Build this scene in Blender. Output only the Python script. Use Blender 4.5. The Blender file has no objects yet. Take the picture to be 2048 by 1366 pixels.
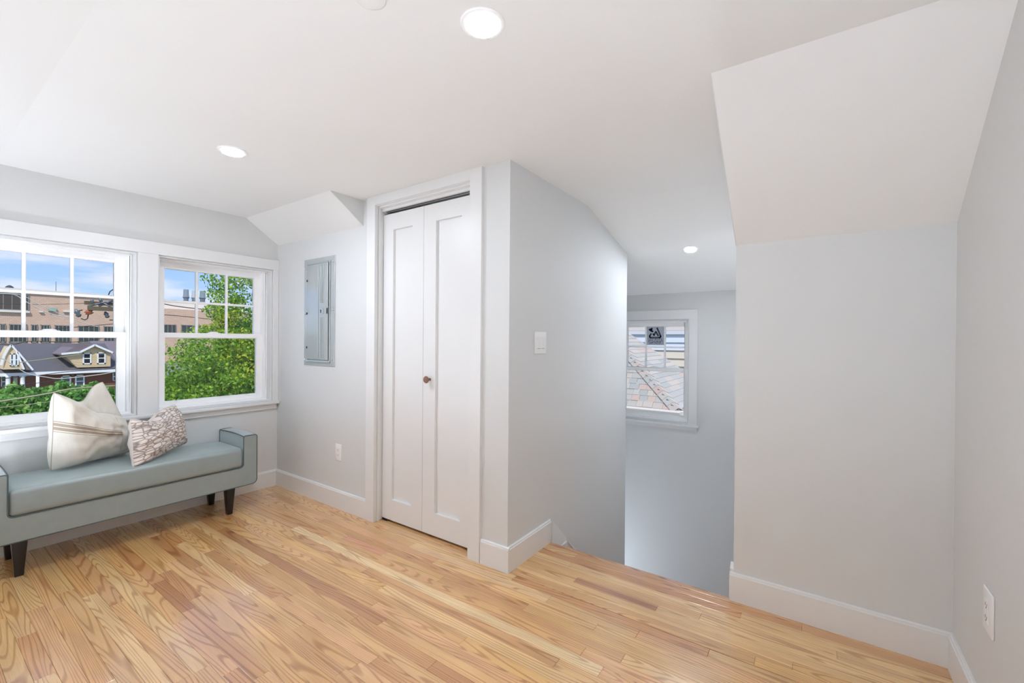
import bpy, bmesh, math, random
from mathutils import Vector, Matrix, noise
import numpy as np
random.seed(7)
PI = math.pi
S = bpy.context.scene
C = S.collection

# ------------------------------------------------------------------ camera
cam_d = bpy.data.cameras.new('camera'); cam = bpy.data.objects.new('camera', cam_d); C.objects.link(cam)
YAW, PITCH, ROLL = 0.6078, -0.0034, 0.0076
fw = Vector((-math.sin(YAW)*math.cos(PITCH), math.cos(YAW)*math.cos(PITCH), math.sin(PITCH)))
rt = Vector((math.cos(YAW), math.sin(YAW), 0)); up = rt.cross(fw)
r2 = rt*math.cos(ROLL)+up*math.sin(ROLL); u2 = -rt*math.sin(ROLL)+up*math.cos(ROLL)
cam.matrix_world = Matrix(((r2.x, u2.x, -fw.x, 0), (r2.y, u2.y, -fw.y, 0), (r2.z, u2.z, -fw.z, 1.25), (0, 0, 0, 1)))
cam_d.sensor_width = 36; cam_d.lens = 872.8/2048*36; cam_d.clip_start = 0.02; cam_d.clip_end = 600
S.camera = cam

# ------------------------------------------------------------------ world, sun, exposure
W = bpy.data.worlds.new('sky'); S.world = W; W.use_nodes = True
nt = W.node_tree; nt.nodes.clear()
def N(t, **k):
    n = nt.nodes.new(t)
    for a, v in k.items(): setattr(n, a, v)
    return n
tc = N('ShaderNodeTexCoord'); sep = N('ShaderNodeSeparateXYZ'); nt.links.new(tc.outputs['Generated'], sep.inputs[0])
ramp = N('ShaderNodeValToRGB'); nt.links.new(sep.outputs['Z'], ramp.inputs[0])
ramp.color_ramp.elements[0].position = 0.0; ramp.color_ramp.elements[0].color = (0.55, 0.72, 1.0, 1)
ramp.color_ramp.elements[1].position = 0.5; ramp.color_ramp.elements[1].color = (0.2, 0.38, 0.85, 1)
e = ramp.color_ramp.elements.new(0.12); e.color = (0.36, 0.56, 0.97, 1)
mp = N('ShaderNodeMapping'); mp.inputs['Scale'].default_value = (5.0, 5.0, 24.0)
nt.links.new(tc.outputs['Generated'], mp.inputs[0])
ns = N('ShaderNodeTexNoise'); ns.inputs['Scale'].default_value = 1.3; ns.inputs['Detail'].default_value = 7; ns.inputs['Roughness'].default_value = 0.55
nt.links.new(mp.outputs[0], ns.inputs['Vector'])
cr = N('ShaderNodeValToRGB'); nt.links.new(ns.outputs['Fac'], cr.inputs[0])
cr.color_ramp.elements[0].position = 0.46; cr.color_ramp.elements[0].color = (0, 0, 0, 1)
cr.color_ramp.elements[1].position = 0.72; cr.color_ramp.elements[1].color = (0.85, 0.85, 0.85, 1)
mx = N('ShaderNodeMixRGB'); nt.links.new(cr.outputs[0], mx.inputs[0]); nt.links.new(ramp.outputs[0], mx.inputs[1]); mx.inputs[2].default_value = (0.93, 0.88, 0.95, 1)
bg = N('ShaderNodeBackground'); nt.links.new(mx.outputs[0], bg.inputs[0]); bg.inputs[1].default_value = 0.68
wo = N('ShaderNodeOutputWorld'); nt.links.new(bg.outputs[0], wo.inputs[0])
sd = bpy.data.lights.new('sun', 'SUN'); sd.energy = 2.15; sd.angle = 0.02; sd.color = (1.0, 0.96, 0.88)
sun = bpy.data.objects.new('sun', sd); C.objects.link(sun)
sun.rotation_euler = Vector((0.50, -0.42, 0.78)).to_track_quat('Z', 'Y').to_euler()
S.view_settings.view_transform = 'Standard'; S.view_settings.look = 'None'
S.view_settings.exposure = 0.79; S.view_settings.gamma = 1.0; S.view_settings.use_curve_mapping = False
S.cycles.max_bounces = 12; S.cycles.diffuse_bounces = 8; S.cycles.transparent_max_bounces = 16
S.cycles.caustics_reflective = False; S.cycles.caustics_refractive = False; S.cycles.sample_clamp_indirect = 6
LAMP_W = 4.6          # power of each recessed ceiling lamp

# ------------------------------------------------------------------ helpers
def lin(c):
    c = c/255
    return c/12.92 if c <= .04045 else ((c+.055)/1.055)**2.4
def rgb(r, g, b): return (lin(r), lin(g), lin(b), 1)
def mat(name, col, rough=.6, metal=0, **k):
    m = bpy.data.materials.new(name); m.use_nodes = True
    b = m.node_tree.nodes['Principled BSDF']
    b.inputs['Base Color'].default_value = col; b.inputs['Roughness'].default_value = rough; b.inputs['Metallic'].default_value = metal
    for a, v in k.items(): b.inputs[a].default_value = v
    return m
def add_noise(m, scale=60, amt=.06, bump=0.0, stretch=(1, 1, 1), bdist=.002):
    """fine mottling of colour plus optional bump"""
    t = m.node_tree; b = t.nodes['Principled BSDF']; base = b.inputs['Base Color'].default_value[:]
    c = t.nodes.new('ShaderNodeTexCoord'); mpn = t.nodes.new('ShaderNodeMapping'); mpn.inputs['Scale'].default_value = stretch
    n = t.nodes.new('ShaderNodeTexNoise'); n.inputs['Scale'].default_value = scale; n.inputs['Detail'].default_value = 4
    t.links.new(c.outputs['Object'], mpn.inputs[0]); t.links.new(mpn.outputs[0], n.inputs['Vector'])
    x = t.nodes.new('ShaderNodeMixRGB'); t.links.new(n.outputs['Fac'], x.inputs[0])
    x.inputs[1].default_value = tuple(min(1, v*(1-amt)) for v in base[:3])+(1,); x.inputs[2].default_value = tuple(min(1, v*(1+amt)) for v in base[:3])+(1,)
    t.links.new(x.outputs[0], b.inputs['Base Color'])
    if bump:
        bn = t.nodes.new('ShaderNodeBump'); bn.inputs['Strength'].default_value = bump; bn.inputs['Distance'].default_value = bdist
        t.links.new(n.outputs['Fac'], bn.inputs['Height']); t.links.new(bn.outputs[0], b.inputs['Normal'])
    return m

class MB:
    def __init__(s): s.v = []; s.f = []; s.sm = []
    def quad(s, pts, smooth=False):
        i = len(s.v); s.v += [tuple(p) for p in pts]; s.f.append(tuple(range(i, i+len(pts)))); s.sm.append(smooth); return s
    def box(s, a, b, M=None):
        x0, y0, z0 = [min(a[i], b[i]) for i in range(3)]; x1, y1, z1 = [max(a[i], b[i]) for i in range(3)]
        P = [(x0,y0,z0),(x1,y0,z0),(x1,y1,z0),(x0,y1,z0),(x0,y0,z1),(x1,y0,z1),(x1,y1,z1),(x0,y1,z1)]
        if M: P = [tuple(M @ Vector(p)) for p in P]
        i = len(s.v); s.v += P
        for q in ((0,3,2,1),(4,5,6,7),(0,1,5,4),(1,2,6,5),(2,3,7,6),(3,0,4,7)): s.f.append(tuple(i+k for k in q)); s.sm.append(False)
        return s
    def prism(s, poly, vec):
        """closed polygon (3D points) swept by vec"""
        n = len(poly); i = len(s.v); vec = Vector(vec)
        s.v += [tuple(p) for p in poly]+[tuple(Vector(p)+vec) for p in poly]
        s.f.append(tuple(i+k for k in range(n))[::-1]); s.f.append(tuple(i+n+k for k in range(n))); s.sm += [False, False]
        for k in range(n): s.f.append((i+k, i+(k+1) % n, i+n+(k+1) % n, i+n+k)); s.sm.append(False)
        return s
    def tube(s, pts, r, n=8, r1=None):
        pts = [Vector(p) for p in pts]; m = len(pts); i = len(s.v); prev = None
        for k, p in enumerate(pts):
            d = (pts[min(k+1, m-1)]-pts[max(k-1, 0)]).normalized()
            a = d.orthogonal().normalized() if prev is None else (prev-d*prev.dot(d)).normalized()
            prev = a; b = d.cross(a); rr = r if r1 is None else r+(r1-r)*k/(m-1)
            for j in range(n):
                t = 2*PI*j/n; s.v.append(tuple(p+a*rr*math.cos(t)+b*rr*math.sin(t)))
        for k in range(m-1):
            for j in range(n): s.f.append((i+k*n+j, i+k*n+(j+1) % n, i+(k+1)*n+(j+1) % n, i+(k+1)*n+j)); s.sm.append(True)
        s.f.append(tuple(i+j for j in range(n))[::-1]); s.f.append(tuple(i+(m-1)*n+j for j in range(n))); s.sm += [False, False]
        return s
    def lathe(s, prof, M, n=32):
        """prof list of (r, h) turned about local z of matrix M"""
        i = len(s.v); m = len(prof)
        for r, h in prof:
            for j in range(n):
                t = 2*PI*j/n; s.v.append(tuple(M @ Vector((r*math.cos(t), r*math.sin(t), h))))
        for k in range(m-1):
            for j in range(n): s.f.append((i+k*n+j, i+k*n+(j+1) % n, i+(k+1)*n+(j+1) % n, i+(k+1)*n+j)); s.sm.append(True)
        s.f.append(tuple(i+j for j in range(n))[::-1]); s.f.append(tuple(i+(m-1)*n+j for j in range(n))); s.sm += [False, False]
        return s
    def build(s, name, m, parent=None, origin=None, bevel=0, seg=2, label=None, kind=None, angle=40):
        me = bpy.data.meshes.new(name); me.from_pydata(s.v, [], s.f); me.update()
        me.polygons.foreach_set('use_smooth', s.sm)
        bm = bmesh.new(); bm.from_mesh(me); bmesh.ops.remove_doubles(bm, verts=bm.verts, dist=1e-6)
        bmesh.ops.recalc_face_normals(bm, faces=bm.faces)
        if bevel:
            ed = [q for q in bm.edges if len(q.link_faces) == 2 and q.calc_face_angle(0) > math.radians(angle)]
            bmesh.ops.bevel(bm, geom=ed, offset=bevel, segments=seg, affect='EDGES', profile=.5, clamp_overlap=True)
            if seg > 1:
                for q in bm.faces: q.smooth = True
        bm.to_mesh(me); bm.free()
        if bevel and seg > 1:
            try: me.shade_smooth(); 
            except Exception: pass
            mark_sharp(me, 50)
        if isinstance(m, (list, tuple)):
            for x in m: me.materials.append(x)
        elif m: me.materials.append(m)
        o = bpy.data.objects.new(name, me); C.objects.link(o)
        if origin is not None:
            me.transform(Matrix.Translation(-Vector(origin))); o.location = origin
        if parent is not None:
            o.parent = parent
            if origin is not None or parent.location.length > 0: o.matrix_parent_inverse = parent_world(parent).inverted()
        if label: o['label'] = label
        if kind: o['kind'] = kind
        return o
def mark_sharp(me, deg):
    bm = bmesh.new(); bm.from_mesh(me)
    for q in bm.edges:
        if len(q.link_faces) == 2 and q.calc_face_angle(0) > math.radians(deg): q.smooth = False
    bm.to_mesh(me); bm.free()
def parent_world(o):
    M = Matrix.LocRotScale(o.location, o.rotation_euler, o.scale)
    return M if o.parent is None else parent_world(o.parent) @ o.matrix_parent_inverse @ M
def thing(name, label, cat, loc=(0, 0, 0), group=None, kind=None):
    o = bpy.data.objects.new(name, None); C.objects.link(o); o.location = loc; o.empty_display_size = .05
    if label: o['label'] = label
    if cat: o['category'] = cat
    if group: o['group'] = group
    if kind: o['kind'] = kind
    return o
def tag(o, label, cat, group=None):
    o['label'] = label; o['category'] = cat
    if group: o['group'] = group
    return o
def struct(o, label=None):
    o['kind'] = 'structure'
    if label: o['label'] = label
    return o

# ------------------------------------------------------------------ materials
def paint(name, col, rough=.62): return add_noise(mat(name, col, rough), 180, .012, .05, bdist=.0006)
M_WALL = paint('grey wall paint', rgb(216, 217, 216))
M_CEIL = paint('warm white ceiling paint', rgb(231, 231, 229), .75)
M_TRIM = paint('white trim enamel', rgb(228, 228, 227), .35)
M_VINYL = mat('white vinyl', rgb(250, 250, 250), .3)
M_GLASSY = bpy.data.materials.new('window glass'); M_GLASSY.use_nodes = True
t = M_GLASSY.node_tree; t.nodes.clear()
o_ = t.nodes.new('ShaderNodeOutputMaterial'); tr = t.nodes.new('ShaderNodeBsdfTransparent'); gl = t.nodes.new('ShaderNodeBsdfGlossy'); ms = t.nodes.new('ShaderNodeMixShader'); fr = t.nodes.new('ShaderNodeFresnel')
tr.inputs[0].default_value = (.97, .985, .98, 1); gl.inputs['Roughness'].default_value = .01; fr.inputs[0].default_value = 1.35
t.links.new(fr.outputs[0], ms.inputs[0]); t.links.new(tr.outputs[0], ms.inputs[1]); t.links.new(gl.outputs[0], ms.inputs[2]); t.links.new(ms.outputs[0], o_.inputs[0])

def floor_material():
    m = mat('oak strip flooring', (.5, .3, .15, 1), .27); t = m.node_tree; b = t.nodes['Principled BSDF']
    L = t.links.new
    oi = t.nodes.new('ShaderNodeObjectInfo'); c = t.nodes.new('ShaderNodeTexCoord')
    mul = t.nodes.new('ShaderNodeVectorMath'); mul.operation = 'MULTIPLY_ADD'
    cmb = t.nodes.new('ShaderNodeCombineXYZ')
    sc = t.nodes.new('ShaderNodeMath'); sc.operation = 'MULTIPLY'; sc.inputs[1].default_value = 83.0; L(oi.outputs['Random'], sc.inputs[0])
    L(sc.outputs[0], cmb.inputs[0]); L(sc.outputs[0], cmb.inputs[1]); L(sc.outputs[0], cmb.inputs[2])
    fx = t.nodes.new('ShaderNodeMath'); fx.operation = 'MULTIPLY'; fx.inputs[1].default_value = 7.31; L(oi.outputs['Random'], fx.inputs[0]); fy = t.nodes.new('ShaderNodeMath'); fy.operation = 'FRACT'; L(fx.outputs[0], fy.inputs[0]); fz = t.nodes.new('ShaderNodeMapRange'); fz.inputs[3].default_value = .18; fz.inputs[4].default_value = 1.15; L(fy.outputs[0], fz.inputs[0]); fc = t.nodes.new('ShaderNodeCombineXYZ'); fc.inputs[1].default_value = 10.0; fc.inputs[2].default_value = 3.0; L(fz.outputs[0], fc.inputs[0]); L(fc.outputs[0], mul.inputs[1])
    L(c.outputs['Object'], mul.inputs[0]); L(cmb.outputs[0], mul.inputs[2])
    n = t.nodes.new('ShaderNodeTexNoise'); n.inputs['Scale'].default_value = .8; n.inputs['Detail'].default_value = 1.5; n.inputs['Roughness'].default_value = .4; n.inputs['Distortion'].default_value = .25
    L(mul.outputs[0], n.inputs['Vector'])
    f = t.nodes.new('ShaderNodeMath'); f.operation = 'MULTIPLY'; f.inputs[1].default_value = 175.0; L(n.outputs['Fac'], f.inputs[0])
    s_ = t.nodes.new('ShaderNodeMath'); s_.operation = 'SINE'; L(f.outputs[0], s_.inputs[0])
    r = t.nodes.new('ShaderNodeValToRGB'); r.color_ramp.elements[0].position = .66; r.color_ramp.elements[0].color = (0, 0, 0, 1); r.color_ramp.elements[1].position = 1.0; r.color_ramp.elements[1].color = (1, 1, 1, 1)
    mr = t.nodes.new('ShaderNodeMath'); mr.operation = 'MULTIPLY_ADD'; mr.inputs[1].default_value = .5; mr.inputs[2].default_value = .5; L(s_.outputs[0], mr.inputs[0]); L(mr.outputs[0], r.inputs[0])
    # pores
    mp2 = t.nodes.new('ShaderNodeVectorMath'); mp2.operation = 'MULTIPLY_ADD'; mp2.inputs[1].default_value = (9.0, 330.0, 1.0); L(c.outputs['Object'], mp2.inputs[0]); L(cmb.outputs[0], mp2.inputs[2])
    n2 = t.nodes.new('ShaderNodeTexNoise'); n2.inputs['Scale'].default_value = 1.0; n2.inputs['Detail'].default_value = 2; L(mp2.outputs[0], n2.inputs['Vector'])
    r2_ = t.nodes.new('ShaderNodeValToRGB'); r2_.color_ramp.elements[0].position = .5; r2_.color_ramp.elements[0].color = (0, 0, 0, 1); r2_.color_ramp.elements[1].position = .75; L(n2.outputs['Fac'], r2_.inputs[0])
    # broad tone drift
    mp3 = t.nodes.new('ShaderNodeVectorMath'); mp3.operation = 'MULTIPLY_ADD'; mp3.inputs[1].default_value = (2.5, 16.0, 1.0); L(c.outputs['Object'], mp3.inputs[0]); L(cmb.outputs[0], mp3.inputs[2])
    n3 = t.nodes.new('ShaderNodeTexNoise'); n3.inputs['Scale'].default_value = 1.0; n3.inputs['Detail'].default_value = 2; L(mp3.outputs[0], n3.inputs['Vector'])
    x0 = t.nodes.new('ShaderNodeMixRGB'); x0.blend_type = 'MULTIPLY'; x0.inputs[0].default_value = 1.0; L(oi.outputs['Color'], x0.inputs[1])
    r3 = t.nodes.new('ShaderNodeValToRGB'); r3.color_ramp.elements[0].position = .3; r3.color_ramp.elements[0].color = (.96, .91, .83, 1); r3.color_ramp.elements[1].position = .7; r3.color_ramp.elements[1].color = (1.20, 1.17, 1.08, 1)
    L(n3.outputs['Fac'], r3.inputs[0]); L(r3.outputs[0], x0.inputs[2])
    x1 = t.nodes.new('ShaderNodeMixRGB'); x1.blend_type = 'MULTIPLY'; L(x0.outputs[0], x1.inputs[1]); x1.inputs[2].default_value = (.50, .36, .24, 1)
    k1 = t.nodes.new('ShaderNodeMath'); k1.operation = 'MULTIPLY'; k1.inputs[1].default_value = .66; L(r.outputs[0], k1.inputs[0]); L(k1.outputs[0], x1.inputs[0])
    x2 = t.nodes.new('ShaderNodeMixRGB'); x2.blend_type = 'MULTIPLY'; L(x1.outputs[0], x2.inputs[1]); x2.inputs[2].default_value = (.62, .5, .4, 1)
    k2 = t.nodes.new('ShaderNodeMath'); k2.operation = 'MULTIPLY'; k2.inputs[1].default_value = .35; L(r2_.outputs[0], k2.inputs[0]); L(k2.outputs[0], x2.inputs[0])
    L(x2.outputs[0], b.inputs['Base Color'])
    bn = t.nodes.new('ShaderNodeBump'); bn.inputs['Strength'].default_value = .12; bn.inputs['Distance'].default_value = .0006; L(x2.outputs[0], bn.inputs['Height']); L(bn.outputs[0], b.inputs['Normal'])
    b.inputs['Coat Weight'].default_value = 1.0; b.inputs['Coat Roughness'].default_value = .15; b.inputs['Coat IOR'].default_value = 1.7
    return m
M_OAK = floor_material()
M_DARKGAP = mat('dark subfloor', rgb(70, 45, 28), .9)

# room numbers (metres): x to the right along the closet wall, y into depth, z up
XA, YB, XE, XG = -3.774, 1.917, -1.353, .4425
XR, YD, YF, YC, YL = -.3173, 2.350, 3.692, 4.67, 2.369
ZC, Y0, Y1 = 2.2185, .35, 1.661
ZKL = 2.0425                    # knee height on the closet wall left of the closet
Y1R, ZKR = 1.702, 1.715         # slope and knee on the right
YS, ZF = 2.89, 1.749            # stair ceiling slope
XK = -2.609                     # dormer cheek above the closet wall
YBK, ZBK = -.32, 2.13           # wall behind the camera
XCL, XCR = -2.459, -1.620       # closet opening
ZCH = 2.157
BZ = -2.75                      # bottom of the stair well

# ------------------------------------------------------------------ shell
WIN_A = [(.193, .973), (1.090, 1.870)]; ZW0, ZW1 = .722, 1.822
T = .20
w = MB(); x0 = XA-T
w.box((x0, YBK-.2, -.3), (XA, 2.05, ZW0)); w.box((x0, YBK-.2, ZW1), (XA, 2.05, 2.6))
w.box((x0, YBK-.2, ZW0), (XA, WIN_A[0][0], ZW1)); w.box((x0, WIN_A[0][1], ZW0), (XA, WIN_A[1][0], ZW1)); w.box((x0, WIN_A[1][1], ZW0), (XA, 2.05, ZW1))
struct(w.build('wall_left', M_WALL), 'grey wall with two double hung windows')
# closet wall with its opening, jambs in the thickness
w = MB(); yb2 = YB+.12
w.box((XA, YB, -.3), (XCL-.012, yb2, 2.3)); w.box((XCR+.012, YB, -.3), (XE, yb2, 2.3)); w.box((XCL-.012, YB, ZCH+.012), (XCR+.012, yb2, 2.3))
w.box((XE-.12, yb2, BZ), (XE, YF, 2.3))
struct(w.build('wall_back', M_WALL), 'grey wall holding the breaker panel and the closet, turning into the stair')
w = MB(); w.box((XA+.9, 2.62, -.05), (XE-.12, 2.70, 2.3)); w.box((XA+.82, yb2, -.05), (XA+.9, 2.70, 2.3)); w.box((XA+.82, yb2, -.06), (XE-.12, 2.70, 0))
struct(w.build('wall_closet', M_WALL))
# far wall of the stair well with the third window
WF = (-1.830, -1.055); ZF0, ZF1 = .404, 1.474
XS0 = -2.75
w = MB()
w.box((XS0, YC, BZ), (XR+.15, YC+T, ZF0)); w.box((XS0, YC, ZF1), (XR+.15, YC+T, 2.2)); w.box((XS0, YC, ZF0), (WF[0], YC+T, ZF1)); w.box((WF[1], YC, ZF0), (XR+.15, YC+T, ZF1))
struct(w.build('wall_stair', M_WALL), 'blue grey far wall of the stair well with one window')
w = MB(); w.box((XS0-.15, YF-.1, BZ), (XS0, YC+T, 2.3)); w.box((XS0-.15, YF-.12, BZ), (XE-.12, YF, 2.3)); struct(w.build('wall_stair_side', M_WALL))
# knee wall on the right, its return along the stair
w = MB(); w.box((XR, YD, -.3), (XG+.2, YD+.15, ZKR)); w.box((XR, YD+.15, BZ), (XR+.15, YC, 2.4)); 
w.prism([(XR, Y1R, ZC+.002), (XR, YD, ZKR+.002), (XR, YD+.15, ZKR), (XR, YD+.15, 2.4), (XR, Y1R, 2.4)], (-.004, 0, 0))
w.box((XR, YD, BZ), (XR+.15, YD+.15, -.3))
struct(w.build('wall_right_knee', M_WALL), 'grey wall right of the stair opening')
w = MB(); w.box((XG, YBK-.2, -.3), (XG+.2, YD+.15, 2.5)); struct(w.build('wall_right', M_WALL), 'pale grey end wall at the right edge')
w = MB(); w.box((XA-.2, YBK-.2, -.3), (XG+.2, YBK, 2.5)); struct(w.build('wall_front', M_WALL))
w = MB(); w.box((XS0, YC-.0, BZ-.1), (XR+.15, YC+T, BZ)); w.box((XS0-.15, YL-.15, BZ-.1), (XR+.15, YC+T, BZ)); w.box((XE, YL-.15, BZ), (XR, YL-.03, -.02))
struct(w.build('floor_stair_bottom', mat('stair bottom', rgb(170, 160, 150), .7)))
# ceiling: flat part, slopes, triangular cheek left of the closet, dormer part over the stair
c = MB()
c.quad([(XA, Y0, ZC), (XG, Y0, ZC), (XG, Y1R, ZC), (XR, Y1R, ZC), (XK, Y1, ZC), (XA, Y1, ZC)])
c.quad([(XK, Y1, ZC), (XR, Y1R, ZC), (XR, YS, ZC), (XS0, YS, ZC), (XS0, YB+.05, ZC), (XK, YB+.05, ZC)])
c.quad([(XA, Y1, ZC), (XK, Y1, ZC), (XK, YB, ZKL), (XA, YB, ZKL)])
c.quad([(XR, Y1R, ZC), (XG, Y1R, ZC), (XG, YD, ZKR), (XR, YD, ZKR)])
c.quad([(XS0, YS, ZC), (XR, YS, ZC), (XR, YC, ZF), (XS0, YC, ZF)])
c.quad([(XA, Y0, ZC), (XG, Y0, ZC), (XG, YBK, ZBK), (XA, YBK, ZBK)])
co = c.build('ceiling', M_CEIL); struct(co, 'warm white ceiling folding down in slopes')
w = MB(); w.prism([(XK, Y1, ZC), (XK, YB, ZC), (XK, YB, ZKL)], (-.004, 0, 0)); struct(w.build('wall_dormer_cheek', M_WALL), 'small grey triangle between ceiling slope and closet')
# weather roof above everything so no sky leaks in
w = MB(); w.box((XA-.4, YBK-.4, 2.5), (XG+.4, YC+.35, 2.62)); struct(w.build('roof_deck', mat('dark roof', rgb(90, 88, 86), .9)))

# ------------------------------------------------------------------ floor: subfloor and oak strips
fl = MB(); fl.box((XA, YBK, -.08), (XG, YB+.12, -.012)); fl.box((XE, YB, -.08), (XG, YL-.03, -.012))
floor = fl.build('floor', M_DARKGAP); struct(floor, 'glossy strip oak floor with long narrow boards')
PAL = [rgb(219,180,130), rgb(214,172,122), rgb(222,186,138), rgb(210,166,116), rgb(216,172,128), rgb(220,180,124), rgb(212,168,122), rgb(217,176,126), rgb(206,158,110), rgb(224,190,144), rgb(218,176,132), rgb(200,150,104)]
PW = .0575; rows = []
k0 = math.floor((YBK-1.2305)/PW); k1 = math.ceil((YL-.03-1.2305)/PW)
FIXED = {0: [(-3.18, -1.56, rgb(184,132,88))], 5: [(-2.814, -.656, rgb(234,204,158))], 14: [(-1.02, -.60, rgb(188,138,100))],
         -1: [(-1.20, -.95, rgb(190,136,86))], 7: [(-2.43, -2.05, rgb(206,150,112))], 2: [(-3.55, -3.1, rgb(196,146,96))], -3: [(-2.9, -2.55, rgb(196,146,98))],
         -8: [(-2.75, -2.35, rgb(178,124,78))], -5: [(-3.4, -2.75, rgb(190,138,90))], 10: [(-2.0, -1.05, rgb(228,192,146))]}
for k in range(k0, k1):
    ya = max(YBK, 1.2305+k*PW); yb = min(YL-.028, 1.2305+(k+1)*PW)
    if yb-ya < .01: continue
    xa, xb = (XA, XG) if ya < YB-.02 else (XE, XG)
    if ya < YB-.02 and yb > YB: yb = YB+.0
    rng = random.Random(k*17+5); cuts = [xa]; fixed = FIXED.get(k, [])
    x = xa-rng.uniform(0, .9)
    marks = []
    while x < xb:
        x += rng.choice([.45, .7, .9, 1.1, 1.35, 1.7])*rng.uniform(.85, 1.15)
        marks.append(x)
    marks = [q for q in marks if xa+.12 < q < xb-.12 and not any(f[0]-.25 < q < f[1]+.25 for f in fixed)]
    for f in fixed: marks += [f[0], f[1]]
    marks = [xa]+sorted(marks)+[xb]
    for a, b in zip(marks[:-1], marks[1:]):
        col = rng.choice(PAL); col = (col[0], col[1]*.955, col[2]*.86, 1)
        for f in fixed:
            if abs(f[0]-a) < .01: col = f[2]
        rows.append((a, b, ya, yb, col))
for ya, yb in ((YB, YB+PW-.003), (YB+PW-.003, YB+.12)):
    rows += [(XCL-.004, -2.02 if ya > YB else -1.85, ya, yb, PAL[1]), (-2.02 if ya > YB else -1.85, XCR+.004, ya, yb, PAL[3])]
g = .0003; ch = .0009
for a, b, ya, yb, col in rows:
    L2 = (b-a)/2-g; H2 = (yb-ya)/2-g
    V = [(-L2,-H2,-.012),(L2,-H2,-.012),(L2,H2,-.012),(-L2,H2,-.012),(-L2,-H2,-ch),(L2,-H2,-ch),(L2,H2,-ch),(-L2,H2,-ch),(-L2+ch,-H2+ch,0),(L2-ch,-H2+ch,0),(L2-ch,H2-ch,0),(-L2+ch,H2-ch,0)]
    F = [(0,3,2,1),(0,1,5,4),(1,2,6,5),(2,3,7,6),(3,0,4,7),(4,5,9,8),(5,6,10,9),(6,7,11,10),(7,4,8,11),(8,9,10,11)]
    me = bpy.data.meshes.new('plank'); me.from_pydata(V, [], F); me.update(); me.materials.append(M_OAK)
    o = bpy.data.objects.new('plank', me); C.objects.link(o); o.location = ((a+b)/2, (ya+yb)/2, 0); o.parent = floor
    s = random.Random(a*7+ya).uniform(.94, 1.05); o.color = (col[0]*s, col[1]*s, col[2]*s, 1)
# landing nosing, rounded front
w = MB(); yn0 = YL-.03
prof = [(yn0, 0), (YL-.012, 0), (YL-.004, -.003), (YL, -.011), (YL-.004, -.019), (YL-.012, -.022), (yn0, -.022)]
w.prism([(XE, p[0], p[1]) for p in prof], (XR-XE, 0, 0))
o = w.build('nosing', M_OAK, parent=floor, origin=((XE+XR)/2, YL-.015, 0)); o.color = rgb(200,150,104)
# stair flight going down (hidden from here, seen from a step aside)
st = MB(); tr_ = MB()
for i in range(9):
    y = YL-.02+.23*i; z = -.195*(i+1)
    tr_.box((XE+.016, y, z-.025), (XR-.016, y+.26, z)); st.box((XE+.016, y-.001, z), (XR-.016, y+.014, z+.17))
stair = thing('stair_flight', None, None, (0, 0, 0), kind='structure')
for i in range(9):
    y = YL-.02+.23*i; z = -.195*(i+1)
    o = MB().box((XE+.016, y+.002, z-.025), (XR-.016, y+.255, z)).build('tread', M_OAK, parent=stair, origin=((XE+XR)/2, y+.12, z)); o.color = rgb(205,155,108)
    MB().box((XE+.016, y-.016, z+.001), (XR-.016, y-.002, z+.165)).build('riser', M_TRIM, parent=stair)

# ------------------------------------------------------------------ baseboards (profile extruded along wall runs)
HB = .135
def base_run(m, a, b, nrm, t=.016, h=HB):
    """run from a to b (xy); nrm = direction into the room"""
    nx, ny = nrm
    pr = [(0, -.0), (t, 0), (t, h-.012), (t-.004, h-.010), (t-.005, h-.003), (t-.009, h), (0, h)]
    P = [(a[0]+nx*p[0], a[1]+ny*p[0], p[1]) for p in pr]
    m.prism(P, (b[0]-a[0], b[1]-a[1], 0))
def bb(name, runs, **k):
    m = MB()
    for r in runs: base_run(m, *r)
    return struct(m.build(name, M_TRIM), k.get('label'))
bb('baseboard_left', [((XA, YBK), (XA, YB), (1, 0))])
bb('baseboard_back', [((XA+.016, YB), (XCL-.089, YB), (0, -1))])
bb('baseboard_closet_corner', [((XCR+.089, YB), (XE+.016, YB), (0, -1)), ((XE, YB), (XE, YL+.003), (1, 0))])
bb('baseboard_right_knee', [((XR-.016, YD), (XG, YD), (0, -1))])
bb('baseboard_right', [((XG, YBK), (XG, YD-.016), (-1, 0))])
bb('baseboard_front', [((XA+.016, YBK), (XG-.016, YBK), (0, 1))])
# stair skirts
sk = MB(); t_ = .016; sl = -.93
sk.prism([(XE, YL, HB), (XE, YL+.20, HB+sl*.20), (XE, YL+.20, -.32), (XE, YL, -.10)], (t_, 0, 0))
sk.box((XE, YL+.125, -.085), (XE+t_+.006, YL+.20, -.072))
sk.prism([(XE, YL+.203, HB+sl*.203), (XE, YC, HB+sl*(YC-YL)), (XE, YC, HB+sl*(YC-YL)-.3), (XE, YL+.203, HB+sl*.203-.3)], (t_*.7, 0, 0))
sk.prism([(XE, YL+.203, HB+sl*.203), (XE, YC, HB+sl*(YC-YL)), (XE, YC, HB+sl*(YC-YL)-.018), (XE, YL+.203, HB+sl*.203-.018)], (t_+.004, 0, 0))
struct(sk.build('trim_1', M_TRIM), 'white stair skirt sloping down beyond the landing edge')
sk = MB()
sk.prism([(XR, YD+.001, HB+.012), (XR, YD+.03, HB+.035), (XR, YC, HB+.03+sl*(YC-YD-.03)), (XR, YC, HB+sl*(YC-YD)-.3), (XR, YL+.05, -.2), (XR, YD+.001, -.2)], (-.016, 0, 0))
struct(sk.build('trim_2', M_TRIM), 'small white skirt end at the left of the right baseboard')

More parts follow.
